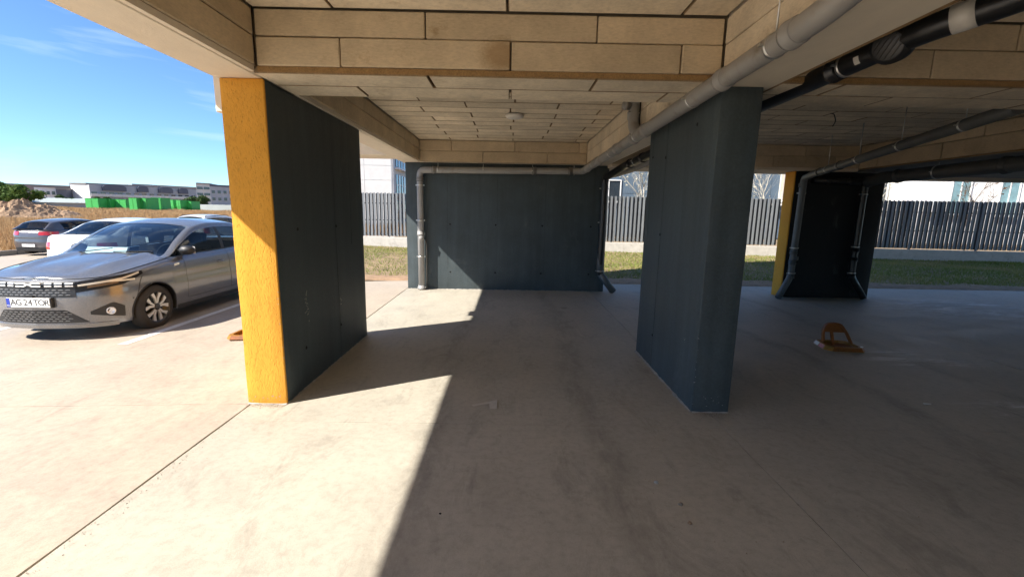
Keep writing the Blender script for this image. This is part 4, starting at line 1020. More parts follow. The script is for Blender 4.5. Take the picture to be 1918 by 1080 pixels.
    K.toppatch(rw0, rw1, 16, 0.915, 0.0, 'rear_window', X['carglass'], root)
    K.deck(0.0, K.s_at(w0+0.04), 44, spl(c['hoodcrown']), c.get('crease', 0.012), 'hood', pm, root)
    K.deck(S, K.s_at(rw1-0.03), 30, lambda a: 0.02, 0.0, 'boot_lid', pm, root)
    # underside and cabin
    MB().box(-c['W']/2+0.2, c['W']/2-0.2, 0.25, c['L']-0.25, base+0.01, base+0.10).build('underbody', X['trim'], root)
    MB().prism([(w0+0.02, 0.60), (w0+0.04, c['dash']), (w0+0.42, c['dash']), (w0+0.55, c['dash']-0.10), (w0+0.52, 0.60)], (-0.70, 0, 0), (0, 1, 0), (0, 0, 1), (1, 0, 0), 1.40).build('dashboard', X['interior'], root)
    for x_ in (-0.37, 0.37): seat(root, x_, ab-0.62, X['interior'])
    MB().box(-0.66, 0.66, ab+0.30, ab+0.85, 0.4, 0.62).prism([(ab+0.75, 0.5), (ab+0.90, 0.5), (ab+1.06, 1.05), (ab+0.96, 1.06)], (-0.66, 0, 0), (0, 1, 0), (0, 0, 1), (1, 0, 0), 1.32).build('rear_bench', X['interior'], root)
    sw = MB(); sw.tube([(0.37+0.18*math.cos(t), w0+0.62+0.06*math.sin(t), 0.93+0.17*math.sin(t)) for t in np.linspace(0, 2*math.pi, 25)], 0.014, 8, caps=False); sw.build('steering_wheel', X['interior'], root)
    # wipers
    for x_ in (0.05, -0.55):
        p = K.gt(w0+0.02, x_/K.wr(w0), 0.012); q = K.gt(w0+0.10, min(0.9, (x_+0.52)/K.wr(w0)), 0.018); MB().bar(p, q, 0.016, 0.012).build('wiper', X['trim'], root)
    # tail
    tw, tz0, tz1, ta = c['tail']; ts0 = K.s_w(tw, True); ts1 = K.s_at(ta)
    for sg in (-1, 1):
        K.patch(sg*ts1, sg*ts0, 16, lambda t: tz0+0.05*min(1, max(0, (ts1-abs(t)+0.3)/0.3))*0, lambda t: tz1, 5, 0.007, 'tail_lamp', X['taillight'], root, thick=0.01)
    K.patch(S-0.62, 2*S-(S-0.62), 1, lambda t: 0.3, lambda t: 0.4, 1, 0.004, 'x', X['trim']) if False else None
    for sg in (-1, 1): K.patch(sg*K.s_w(0.78*c['W']/2, True), sg*S, 20, lambda t: base-0.01, lambda t: base+0.14, 3, 0.005, 'rear_skirt', X['trim'], root)
    pz = c['platez']; py = c['L'] + 0.004
    pp = MB().box(-0.26, 0.26, py, py+0.012, pz-0.055, pz+0.055).build('rear_plate', X['plate'], root, bevel=0.004)
    if c.get('rails'):
        for sg in (-1, 1):
            b = MB(); b.tube(bend([K.gt(w1+0.25, sg*0.93, 0.0), K.gt(w1+0.33, sg*0.93, 0.05), K.gt(rw0-0.25, sg*0.93, 0.05), K.gt(rw0-0.12, sg*0.93, 0.0)], 0.05), 0.016, 8); b.build('luggage_rail', X['trim'], root)
    if front: front(K, root, pm)
    return root

def front_details(K, root, pm):
    c = K.c; T = X['trim']
    sw = K.s_w
    cst = lambda z: (lambda t: z)
    g1 = sw(0.50)
    gr = K.patch(-g1, g1, 50, cst(0.575), lambda t: 0.765, 8, 0.004, 'grille', T, root, thick=0.012)
    # silver dashes either side of the emblem
    for z0_, z1_ in ((0.738, 0.754), (0.706, 0.722)):
        for (w0, w1) in ((0.185, 0.265), (0.295, 0.375), (0.405, 0.485)):
            for sg in (-1, 1):
                rows = []
                for i in range(7):
                    t = sg*(sw(w0)+(sw(w1)-sw(w0))*i/6); rows.append([K.pt(t, z0_, 0.006), K.pt(t, z0_, 0.016), K.pt(t, z1_, 0.016), K.pt(t, z1_, 0.006)])
                MB().grid(rows, smooth=False, flip=(sg < 0)).build('grille_bar', X['chrome'], gr)
    # brick-like mesh: short silver dashes in offset rows
    def mesh_rows(z0_, z1_, n, wmax, nm, par):
        b = MB()
        for k in range(n):
            z = z0_+(z1_-z0_)*(k+0.5)/n; step = 0.072; off = (k % 2)*step/2; w = -wmax+off
            while w < wmax-0.04:
                sg = 1 if w+0.02 >= 0 else -1
                rows = []
                for i in range(3):
                    ww = w+0.046*i/2; t = math.copysign(sw(abs(ww)), ww); rows.append([K.pt(t, z-0.004+0.003*(i == 1), 0.012), K.pt(t, z+0.004+0.003*(i == 1), 0.012)])
                b.grid(rows, smooth=False); w += step
        b.build(nm, X['meshgrey'], par)
    mesh_rows(0.590, 0.680, 3, 0.46, 'grille_mesh', gr)
    MB().prism([(-0.06, 0.583), (0.06, 0.583), (0.055, 0.606), (-0.055, 0.606)], (0, K.pt(0, 0.6).y-0.018, 0), (1,0,0), (0,0,1), (0,1,0), 0.02).build('radar_cover', T, gr)
    # emblem: two open brackets meeting at a point in the middle
    yb = K.pt(0, 0.73).y-0.014; b = MB()
    L = [(-0.150, 0.755), (-0.045, 0.755), (-0.004, 0.733), (-0.004, 0.727), (-0.045, 0.705), (-0.150, 0.705), (-0.150, 0.719), (-0.052, 0.719), (-0.030, 0.730), (-0.052, 0.741), (-0.150, 0.741)]
    b.prism(L, (0, yb, 0), (1,0,0), (0,0,1), (0,1,0), 0.012)
    b.prism([(-x_, z_) for x_, z_ in reversed(L)], (0, yb, 0), (1,0,0), (0,0,1), (0,1,0), 0.012)
    b.box(-0.012, 0.012, yb, yb+0.012, 0.722, 0.738)
    b.build('emblem', X['emblem'], gr)
    # headlamps sweep from the grille round the corner
    h0, h1 = sw(0.495), K.s_at(0.62)
    u = lambda t: (abs(t)-h0)/(h1-h0)
    for sg in (-1, 1):
        hl = K.patch(sg*h0, sg*h1, 30, lambda t: 0.628+0.110*u(t)+0.065*max(0, u(t)-0.65)/0.35, lambda t: 0.758+0.088*u(t)**0.8, 6, 0.005, 'headlamp', X['lamp'], root, thick=0.012)
        hm = h0+(h1-h0)*0.62
        K.patch(sg*(h0+0.03), sg*hm, 14, lambda t: 0.700+0.095*u(t), lambda t: 0.724+0.10*u(t), 2, 0.010, 'light_strip', X['lampwhite'], hl)
        K.patch(sg*(h0+0.12), sg*(hm-0.03), 10, lambda t: 0.664+0.100*u(t), lambda t: 0.694+0.094*u(t), 2, 0.009, 'reflector', X['amber'], hl)
        K.patch(sg*hm, sg*(h1-0.05), 10, lambda t: 0.700+0.095*u(t)+0.035*(u(t)-0.62)/0.38, lambda t: 0.722+0.10*u(t)+0.028*(u(t)-0.62)/0.38, 2, 0.010, 'light_strip', X['lampwhite'], hl)
        K.patch(sg*(h0+(h1-h0)*0.45), sg*(h1-0.12), 10, lambda t: 0.700+0.095*u(t)-0.045*(u(t)-0.45)/0.4, lambda t: 0.718+0.095*u(t)-0.040*(u(t)-0.45)/0.4, 2, 0.010, 'light_strip', X['lampwhite'], hl)
    # plate
    y0 = K.pt(0, 0.50).y
    MB().box(-0.275, 0.275, y0-0.014, y0+0.05, 0.452, 0.578).build('plate_holder', T, root, bevel=0.006)
    pp = MB().box(-0.26, 0.26, y0-0.020, y0-0.0145, 0.458, 0.572).build('number_plate', X['plate'], root, bevel=0.003)
    MB().box(-0.258, -0.218, y0-0.0215, y0-0.0195, 0.461, 0.569).build('plate_band', X['plateblue'], pp)
    for ch, xx_ in zip('AG24TOR', (-0.178, -0.112, -0.030, 0.026, 0.096, 0.162, 0.228)):
        text_on(pp, ch, 0.104, (xx_, y0-0.0206, 0.515), (math.pi/2, 0, 0), X['platetext'], 'letter')
    for ch, xx_ in zip('RO', (-0.247, -0.229)): text_on(pp, ch, 0.026, (xx_, y0-0.0221, 0.480), (math.pi/2, 0, 0), X['plate'], 'letter')
    # lower intake, lip and fog lamp pockets
    li = sw(0.58)
    it = K.patch(-li, li, 40, lambda t: 0.250, lambda t: 0.250+0.165*min(1.0, (li-abs(t))/0.22+0.02), 5, 0.004, 'lower_intake', T, root, thick=0.012)
    mesh_rows(0.262, 0.405, 5, 0.44, 'intake_mesh', it)
    K.patch(-sw(0.80), sw(0.80), 40, cst(0.178), lambda t: 0.232, 3, 0.012, 'front_lip', X['chrome'] if False else pm, root, thick=0.02)
    f0, f1 = sw(0.60), K.s_at(0.36)
    v = lambda t: (abs(t)-f0)/(f1-f0)
    for sg in (-1, 1):
        fp = K.patch(sg*f0, sg*f1, 20, lambda t: 0.345-0.065*v(t), lambda t: 0.385+0.095*min(1, v(t)*1.6)-0.06*max(0, v(t)-0.7)/0.3, 4, 0.004, 'fog_lamp_pocket', T, root, thick=0.010)
        tt = sg*(f0+(f1-f0)*0.58); p = K.pt(tt, 0.375); w_, a_, nx, ny = K.pl(tt)
        MB().lathe([(0.048, 0.004), (0.046, 0.016), (0.036, 0.018), (0.030, 0.008), (0.0, 0.012)], p, (nx*0.6, ny, 0), 20).build('fog_lamp', X['chrome'], fp)
    # shut lines: bonnet edge, bumper to wing, black sill strip
    for sg in (-1, 1):
        s1_ = K.s_at(1.16)
        MB().tube([K.pt(sg*s1_*k_/40, K.top(s1_*k_/40), 0.001) + Vector((0, 0, 0.002)) for k_ in range(3, 41)], 0.005, 6).build('bonnet_gap', T, root)
        tb = K.s_at(0.60)
        MB().tube([K.pt(sg*(tb-0.10*(1-k_/8)), 0.50+0.27*(k_/8), 0.001) for k_ in range(9)], 0.0035, 6).build('bumper_gap', T, root)
        K.patch(sg*K.s_at(1.16), sg*K.s_at(3.10), 30, lambda t: 0.195, lambda t: 0.262, 2, 0.006, 'sill_strip', T, root)
    # repeater badge on the wing, parking sensors
    for sg in (-1, 1):
        tt = sg*K.s_at(1.22); p = K.pt(tt, 0.86); MB().prism([(-0.05, -0.016), (0.04, -0.018), (0.05, 0.0), (0.045, 0.014), (-0.045, 0.016)], p, (0, 1, 0.12), (0, 0, 1), (sg, 0, 0), 0.008).build('side_badge', X['chrome'], root)
        tt = sg*K.s_at(0.46); p = K.pt(tt, 0.50); MB().lathe([(0.010, 0.0), (0.009, 0.003), (0.0, 0.003)], p, (sg, -0.3, 0), 10).build('sensor', T, root)
    # sun shade lying on the dash, card hanging from the mirror
    w0 = c['tops'][0]
    MB().prism([(w0+0.20, 0.97), (w0+0.26, 0.97), (w0+0.30, 1.075), (w0+0.27, 1.075)], (-0.56, 0, 0), (0, 1, 0), (0, 0, 1), (1, 0, 0), 0.62).build('sun_shade', X['winframe'], root, bevel=0.006)
    MB().box(-0.10, 0.10, w0+0.70, w0+0.73, 1.285, 1.345).build('inner_mirror', T, root, bevel=0.01)
    MB().box(-0.02, 0.02, w0+0.70, w0+0.704, 1.12, 1.20).build('hanging_tag', X['emblem'], root)

LOGAN = dict(L=4.39, W=1.848, base=0.20, fa=0.79, ra=3.48, arch=0.345, wr_=0.310, handle=0.80, platez=0.75, dash=0.93,
    plan=[(0,0),(0.40,0.040),(0.66,0.125),(0.82,0.240),(0.915,0.385),(0.965,0.57),(0.99,0.83),(1.0,1.3),(1.0,2.2),(1.0,3.2),(0.985,3.6),(0.95,4.0),(0.88,4.22),(0.70,4.34),(0.40,4.385),(0,4.39)],
    zup=[(0,0.785),(0.15,0.795),(0.40,0.845),(0.80,0.905),(1.20,0.955),(1.50,0.970),(2.4,0.985),(3.2,1.02),(3.8,1.06),(4.2,1.07),(4.39,1.05)],
    ins=[(0.15,0.055),(0.22,0.030),(0.32,0.020),(0.45,0.004),(0.58,0.0),(0.68,0.010),(0.76,0.004),(0.82,0.012),(0.90,0.030),(1.0,0.050),(1.12,0.075)],
    zr=[(1.05,0.945),(1.20,0.965),(1.5,1.145),(1.80,1.305),(2.0,1.375),(2.4,1.42),(2.9,1.41),(3.3,1.34),(3.6,1.21),(3.95,1.075),(4.1,1.06)],
    wr=[(1.05,0.82),(1.20,0.80),(1.6,0.725),(2.0,0.665),(2.6,0.645),(3.2,0.63),(3.6,0.65),(4.1,0.72)],
    zc=[(1.05,0.985),(1.15,1.015),(1.5,1.215),(1.80,1.365),(2.0,1.435),(2.4,1.49),(2.9,1.48),(3.3,1.40),(3.6,1.26),(3.95,1.10),(4.1,1.08)],
    hoodcrown=[(0,0.0),(0.2,0.045),(0.6,0.070),(1.2,0.065)], doors=(1.38, 2.42, 3.36), glass=(1.33, 1.9, 2.4, 3.42), gstart=1.10, gend=4.0,
    tops=(1.14, 1.93, 3.28, 3.93), tail=(0.62, 0.74, 0.93, 4.12), crease=0.030, cladding=True)
MEGANE = dict(LOGAN); MEGANE.update(L=4.30, platez=0.42, handle=0.83, arch=0.35, wr_=0.315,
    plan=[(0,0),(0.40,0.015),(0.66,0.07),(0.84,0.19),(0.93,0.36),(0.975,0.6),(1.0,1.0),(1.0,2.0),(1.0,3.1),(0.99,3.5),(0.95,3.85),(0.87,4.08),(0.72,4.20),(0.45,4.28),(0,4.30)],
    zup=[(0,0.74),(0.2,0.78),(0.6,0.87),(1.2,0.95),(2.0,0.97),(3.0,1.01),(3.7,1.05),(4.1,1.04),(4.30,1.02)],
    zr=[(0.95,0.935),(1.20,1.0),(1.5,1.17),(1.85,1.33),(2.2,1.40),(2.6,1.425),(3.2,1.40),(3.6,1.36),(3.85,1.30),(4.05,1.16),(4.22,1.05)],
    zc=[(0.95,0.975),(1.20,1.06),(1.5,1.235),(1.85,1.39),(2.2,1.455),(2.6,1.48),(3.2,1.46),(3.6,1.425),(3.85,1.37),(4.05,1.20),(4.24,1.06)],
    wr=[(0.95,0.80),(1.20,0.76),(1.6,0.68),(2.0,0.61),(2.6,0.59),(3.4,0.56),(3.8,0.57),(4.24,0.66)],
    doors=(1.30, 2.30, 3.20), glass=(1.25, 1.8, 2.3, 3.55), gstart=1.0, gend=4.22, tops=(1.02, 1.90, 3.84, 4.20), tail=(0.40, 0.83, 0.98, 3.86), rakex=0)
SEDAN = dict(LOGAN); SEDAN.update(tail=(0.60, 0.72, 0.90, 4.05))
WAGON = dict(LOGAN); WAGON.update(L=4.45, rails=True, platez=0.8,
    plan=[(0,0),(0.40,0.010),(0.66,0.055),(0.82,0.150),(0.915,0.30),(0.965,0.52),(0.99,0.83),(1.0,1.3),(1.0,2.2),(1.0,3.2),(0.99,3.7),(0.97,4.1),(0.92,4.30),(0.75,4.41),(0.40,4.445),(0,4.45)],
    zup=[(0,0.785),(0.15,0.795),(0.40,0.845),(0.80,0.905),(1.20,0.955),(1.50,0.970),(2.4,0.985),(3.2,1.02),(3.8,1.03),(4.45,1.03)],
    zr=[(1.05,0.945),(1.20,0.965),(1.5,1.145),(1.80,1.325),(2.0,1.42),(2.4,1.49),(3.2,1.51),(3.8,1.49),(4.1,1.42),(4.3,1.22),(4.40,1.04)],
    zc=[(1.05,0.985),(1.15,1.015),(1.5,1.215),(1.80,1.385),(2.0,1.485),(2.4,1.565),(3.2,1.585),(3.8,1.565),(4.1,1.50),(4.3,1.26),(4.40,1.06)],
    wr=[(1.05,0.80),(1.20,0.775),(1.6,0.69),(2.0,0.640),(2.6,0.630),(3.4,0.62),(4.1,0.63),(4.40,0.70)],
    glass=(1.33, 1.9, 2.4, 4.0), gend=4.38, tops=(1.14, 1.98, 4.12, 4.36), tail=(0.74, 0.70, 1.02, 4.16))

make_car(LOGAN, 'grey metallic sedan with number plate AG 24 TOR, nose towards the pillars', 'car', (-5.83, 5.22, slope(-5.83)+0.004), 0.0, 'paintgrey', 'cars parked on the concrete', 'y', front_details)
def parked(c, label, x, y_rear, paint, style='5', rz=math.pi):
    return make_car(c, label, 'car', (x, y_rear+c['L'], slope(x)+0.004), rz, paint, 'cars parked on the concrete', style)
parked(SEDAN, 'white sedan half hidden behind the grey metallic sedan', -11.0, 11.0, 'paintwhite')
parked(MEGANE, 'dark grey hatchback parked by the kerb, its red tail lamps showing', -19.45, 17.75, 'paintdark')
parked(WAGON, 'white estate car with black roof rails, only its roof showing', -15.1, 20.6, 'paintwhite')

# ---------------------------------------------------------------- grass (blades)
def blades(name, mat, px, py, pz, h, wd, lean, kind_label, parent=None):
    n = len(px); a = RNG.uniform(0, 2*np.pi, n); la = RNG.uniform(0, 2*np.pi, n); ll = h*RNG.uniform(0.1, lean, n)
    dx, dy = np.cos(a)*wd/2, np.sin(a)*wd/2
    V = np.empty((n, 3, 3)); V[:, 0] = np.stack([px-dx, py-dy, pz], 1); V[:, 1] = np.stack([px+dx, py+dy, pz], 1)
    V[:, 2] = np.stack([px+np.cos(la)*ll, py+np.sin(la)*ll, pz+h], 1)
    o = big_mesh(name, V.reshape(-1, 3), np.arange(3*n).reshape(-1, 3), mat); tag(o, kind_label, 'grass', kind='stuff'); return o
def vnoise(x, y, f, seed=0):
    return (np.sin(x*f+seed)*np.cos(y*f*1.13+seed*2.1) + np.sin(x*f*2.3+y*f*1.7+seed)*0.5 + np.sin(x*f*0.43-y*f*0.61+seed*0.7))/2.5
# dry field grass, thinning with distance
n = 150000
dk = 0.25 + 85*RNG.uniform(0, 1, n)**1.3
yy = RNG.uniform(10, 95, n); xx = -20.95 - dk
keep = (np.arctan2(-xx, yy) < 1.25) & (vnoise(xx, yy, 0.35, 1) > -0.75)
m2 = 70000; xb = RNG.uniform(-52, -9, m2); yb = 31.2 + 62*RNG.uniform(0, 1, m2)**1.5
xx = np.concatenate([xx[keep], xb]); yy = np.concatenate([yy[keep], yb])
zz = np.array([hill(a, b) for a, b in zip(xx, yy)])
dist = np.hypot(xx, yy)
hh = RNG.uniform(0.25, 0.85, len(xx))*(1+0.35*vnoise(xx, yy, 0.5, 3))*np.where(dist > 45, 0.8, 1.0)
blades('dry_grass', X['dry'], xx, yy, zz-0.03, hh, 0.012+0.0012*dist, 0.6, 'tall dry brown grass covering the field beyond the kerb')
# lawn
n = 120000
xx = RNG.uniform(-6.9, 24, n); yy = 10.15 + 9.2*RNG.uniform(0, 1, n)
dens = vnoise(xx, yy, 1.1, 5)*0.5 + vnoise(xx, yy, 0.4, 2)*0.4
bare = np.clip((10.75+0.25*vnoise(xx, yy, 2.0, 9) - yy)/0.5, 0, 1)
keep = (RNG.uniform(0, 1, n) > bare*0.97) & (RNG.uniform(-0.9, 0.9, n) < dens + np.where(xx < 0, -0.15, 0.55))
xx, yy = xx[keep], yy[keep]
zz = -0.035 + 0.03*np.sin(xx*1.1)*np.sin(yy*0.9) + 0.02*np.minimum(1, yy-9.96)
blades('lawn_grass', X['lawn'], xx, yy, zz-0.005, RNG.uniform(0.03, 0.085, len(xx)), 0.022, 0.9, 'short patchy green lawn between the building and the fence')

# dirt mound
def mound(loc, rx, ry, h, label, n=46):
    b = MB(); rows = []
    for i in range(n+1):
        row = []
        for j in range(n+1):
            u, v = -1+2*i/n, -1+2*j/n; r = math.hypot(u, v)
            k = (max(0.0, 1-r*r)**1.6)*(1+0.14*math.sin(u*7+1)*math.cos(v*6)+0.10*math.sin(u*17+v*13)+0.10*math.sin(u*31-v*27))
            k += 0.13*random.uniform(-1, 1)*max(0, 1-r)
            row.append((u*rx, v*ry, h*k-0.15*max(0, r-0.8)))
        rows.append(row)
    b.grid(rows, smooth=False, flip=True); o = b.build('dirt_mound', X['soil']); o.location = loc; return tag(o, label, 'mound')
mound((-51.0, 46.0, -0.1), 5.6, 7.0, 1.65, 'heap of brown excavated earth in the dry field')
mound((-46.8, 45.5, -0.2), 3.0, 4.0, 0.55, 'low tail of earth beside the larger dirt heap')

# ---------------------------------------------------------------- fence on its low wall
F0 = Vector((-8.0, 19.75, 0)); F1 = Vector((26.0, 16.55, 0)); fd_ = (F1-F0).normalized(); fn_ = Vector((fd_.y, -fd_.x, 0)); ang = math.atan2(fd_.y, fd_.x)
fw = MB(); Lf = (F1-F0).length
lo_w = tag(MB().box(0, Lf, -0.11, 0.11, -0.3, 0.40).build('low_wall', X['lowwall'], bevel=0.012), 'low pale concrete footing wall under the slatted fence', 'wall')
lo_w.location = F0; lo_w.rotation_euler = (0, 0, ang)
def slat_mesh(w, h, mat):
    n = 6; poly = [(-w/2, 0), (w/2, 0), (w/2, h-w*0.45)] + [(w/2*math.cos(t), h-w*0.45+w*0.45*math.sin(t)) for t in np.linspace(0.3, math.pi-0.3, n)] + [(-w/2, h-w*0.45)]
    return MB().prism(poly, (0, 0, 0), (1, 0, 0), (0, 0, 1), (0, 1, 0), 0.022).mesh('slat', mat)
SM = slat_mesh(0.082, 1.88, X['fence']); SB = slat_mesh(0.072, 1.86, X['fenceshade'])
def fence(s0, s1, label, pitch=0.165, rear=0.0):
    t = empty('slat_fence', F0 + fd_*s0, label, 'fence', 'slatted fence sections on the footing wall', ang)
    L = s1-s0
    for z in (0.52, 1.12, 1.84):
        MB().box(0, L, -0.018, 0.018, z, z+0.045).build('rail', X['fenceshade'], t)
    k = 0
    x_ = 0.06
    while x_ < L-0.02:
        for (me, yy, dx) in ((SM, -0.042, 0.0), (SB, 0.020, pitch/2+rear)):
            o = bpy.data.objects.new('slat', me); link(o, t); o.location = (x_+dx+random.uniform(-.004, .004), yy, 0.44+random.uniform(-.006, .006)); o.rotation_euler = (0, random.uniform(-1, 1)*0.004, 0)
        if k % 15 == 0:
            MB().box(x_-0.03+pitch/2, x_+0.03+pitch/2, 0.046, 0.106, 0.38, 2.25).build('post', X['fenceshade'], t)
        x_ += pitch; k += 1
    return t
fence(0.0, 7.2, 'slate slatted fence section seen left of the wide slate wall')
fence(7.25, 19.0, 'slate slatted fence section between the wide slate wall and ochre-edged wall', rear=0.02)
fence(19.05, Lf, 'dark slatted fence section at the right beyond the black wall', rear=0.030)

# ---------------------------------------------------------------- trees
def branchy(name, loc, h, label, barkm, leafm, seed, nleaf=60, leaf=0.035, spread=0.5, r0=0.03):
    rnd = random.Random(seed); t = empty(name, loc, label, 'tree'); b = MB(); tips = []
    def grow(p, d, L, r, depth):
        pts = [p]; rad = [r]; k = 4
        for i in range(k):
            d = (d + Vector((rnd.uniform(-1, 1), rnd.uniform(-1, 1), rnd.uniform(-0.2, 0.6)))*0.16).normalized(); p = p + d*L/k; pts.append(p); rad.append(r*(1-0.6*(i+1)/k))
            if depth < 3 and (i > 0 or depth > 0):
                for _ in range(2 if depth < 2 else 1):
                    a = rnd.uniform(0, 2*math.pi); e = (d*0.75 + Vector((math.cos(a), math.sin(a), 0.25))*spread).normalized()
                    grow(p, e, L*rnd.uniform(0.45, 0.62), r*0.45, depth+1)
            if depth >= 2: tips.append(p)
        b.tube(pts, rad, 6 if depth < 2 else 4)
    grow(Vector((0, 0, 0)), Vector((0, 0, 1)), h*0.72, r0, 0)
    b.build('trunk', X[barkm], t)
    if nleaf and tips:
        V = []; 
        for _ in range(nleaf):
            c = rnd.choice(tips) + Vector((rnd.gauss(0, 1), rnd.gauss(0, 1), rnd.gauss(0, 1)))*0.05; u = Vector((rnd.gauss(0, 1), rnd.gauss(0, 1), rnd.gauss(0, 1))).normalized(); w = u.orthogonal().normalized(); s_ = leaf*rnd.uniform(0.6, 1.3)
            V += [c-u*s_, c+w*s_*0.5, c+u*s_, c-w*s_*0.5]
        big_mesh('crown', np.array([tuple(v) for v in V]), np.arange(len(V)).reshape(-1, 4), X[leafm], t)
    return t
branchy('sapling', (6.2, 20.2, 0), 3.9, 'bare pale sapling behind the fence, just left of the blue pillar', 'palebark', 'leafpale', 3, 220, 0.05, 0.5, 0.04)
branchy('sapling', (11.2, 19.6, 0), 3.7, 'bare pale sapling showing between blue pillar and ochre edge', 'palebark', 'leafpale', 5, 120, 0.05, 0.55, 0.035)
branchy('sapling', (15.6, 19.2, 0), 3.4, 'leaning bare sapling right of the black wall', 'palebark', 'leafpale', 8, 40, 0.05, 0.6, 0.035)
branchy('young_tree', (20.0, 19.2, 0), 3.2, 'young tree with a few brown leaves before the white house', 'bark', 'leafbrown', 11, 130, 0.075, 0.6, 0.035)

def leafy(loc, rx, rz, h, label, leafm, seed, n=2600, leaf=0.35):
    rnd = np.random.default_rng(seed); t = empty('broadleaf_tree', loc, label, 'tree', 'trees before the far apartment blocks')
    MB().tube([(0, 0, -0.5), (0.1, 0, h*0.35), (0, 0.1, h*0.7)], [0.22, 0.16, 0.06], 8).tube([(0.1, 0, h*0.3), (rx*0.5, 0, h*0.6)], [0.1, 0.04], 6).tube([(0.1, 0, h*0.3), (-rx*0.5, 0.2, h*0.65)], [0.1, 0.04], 6).build('trunk', X['bark'], t)
    nc = 12; C = np.stack([rnd.normal(0, rx*0.45, nc), rnd.normal(0, rx*0.45, nc), h*0.60+rnd.normal(0, rz*0.38, nc)], 1); R = rnd.uniform(0.28, 0.5, nc)
    k = rnd.integers(0, nc, n); d = rnd.normal(0, 1, (n, 3)); d /= np.linalg.norm(d, axis=1)[:, None]
    P = C[k] + d*(R[k]*rnd.uniform(0.55, 1.05, n))[:, None]*np.array([rx, rx, rz])
    u = rnd.normal(0, 1, (n, 3)); u /= np.linalg.norm(u, axis=1)[:, None]; w = np.cross(u, d); w /= np.linalg.norm(w, axis=1)[:, None]+1e-6
    s_ = leaf*rnd.uniform(0.5, 1.2, n)[:, None]
    V = np.stack([P-u*s_, P+w*s_*0.6, P+u*s_, P-w*s_*0.6], 1).reshape(-1, 3)
    big_mesh('crown', V, np.arange(len(V)).reshape(-1, 4), X[leafm], t); return t
def far(u, depth, z=0.0):
    """bearing measured on the photograph turned into a place at that depth"""
    return (-(957-u)/818.0*depth, depth, z)
for (u, dpt, rx, rz, h, m_, sd, lab) in ((-4, 118, 3.6, 3.0, 7.0, 'leafdark', 21, 'dark green tree at the left edge before the far blocks'), (24, 122, 3.4, 2.8, 6.8, 'leafdark', 22, 'dark tree second from the left edge before the far blocks'),
      (46, 116, 3.2, 2.4, 5.6, 'leafmid', 23, 'sunlit green tree left of the white-floored block'), (66, 112, 3.8, 2.4, 5.8, 'leafmid', 24, 'broad bright green tree nearest the white-floored block'),
      (140, 128, 2.4, 1.6, 3.9, 'leafdark', 25, 'small dark tree before the block with the white gable'), (212, 150, 2.6, 1.4, 4.0, 'leafdark', 26, 'low dark tree behind the green containers'),
      (390, 130, 3.2, 2.0, 4.6, 'leafdark', 27, 'dull green tree between the far blocks beside the ochre pillar')):
    leafy(far(u, dpt), rx, rz, h, lab, m_, sd)

# ---------------------------------------------------------------- green containers in the field
def container(u0, u1, v_top, v_bot, depth, label, deep=2.6):
    ground = 0.45; w = (u1-u0)/818*depth; c = far((u0+u1)/2, depth); hz = 383.0
    z0 = 1.6-(v_bot-hz)/818*depth; z1 = 1.6+(hz-v_top)/818*depth
    t = empty('green_container', (c[0], depth, z0), label, 'container', 'bright green containers in the dry field', random.uniform(-0.08, 0.08))
    h = z1-z0
    w *= 0.88; deep *= random.uniform(0.8, 1.5)
    MB().box(-w/2, w/2, 0, deep, 0, h).build('body', X['greenbox'], t, bevel=0.03)
    for sx in (-1, 1): MB().box(sx*w*0.25-w*0.22, sx*w*0.25+w*0.22, -0.035, -0.002, h*0.08, h*0.92).build('door', X['greenbox'], t, bevel=0.01)
    MB().box(-0.02, 0.02, -0.05, -0.036, h*0.1, h*0.9).build('lock_bar', X['greendark'], t)
    MB().box(-w/2-0.03, w/2+0.03, -0.04, deep+0.03, h, h+0.07).build('roof', X['greendark'], t)
    MB().box(-w/2, w/2, 0.02, deep-0.02, -0.6, 0.0).build('base_frame', X['greendark'], t)
    return t
for i, (u0, u1, vt, vb, dp, lab) in enumerate(((175, 204, 373, 392, 92, 'leftmost green container with a leaning open side'), (206, 225, 374.5, 393, 94, 'second green container from the left in the field'),
        (227, 254, 374, 391, 95, 'third and wider green container from the left'), (256, 273, 371, 394, 88, 'tall green container left of its tall twin'), (275, 290, 371, 394, 89, 'tall green container right of its tall twin'),
        (297, 317, 370, 391, 93, 'green container between the tall twins and the far pair'), (318, 340, 373, 386, 108, 'low green container receding in the grass'), (343, 352, 373.5, 385, 106, 'narrow green container left of the last one'), (353, 372, 375, 387, 108, 'rightmost green container in the field'))):
    container(u0, u1, vt, vb, dp, lab)

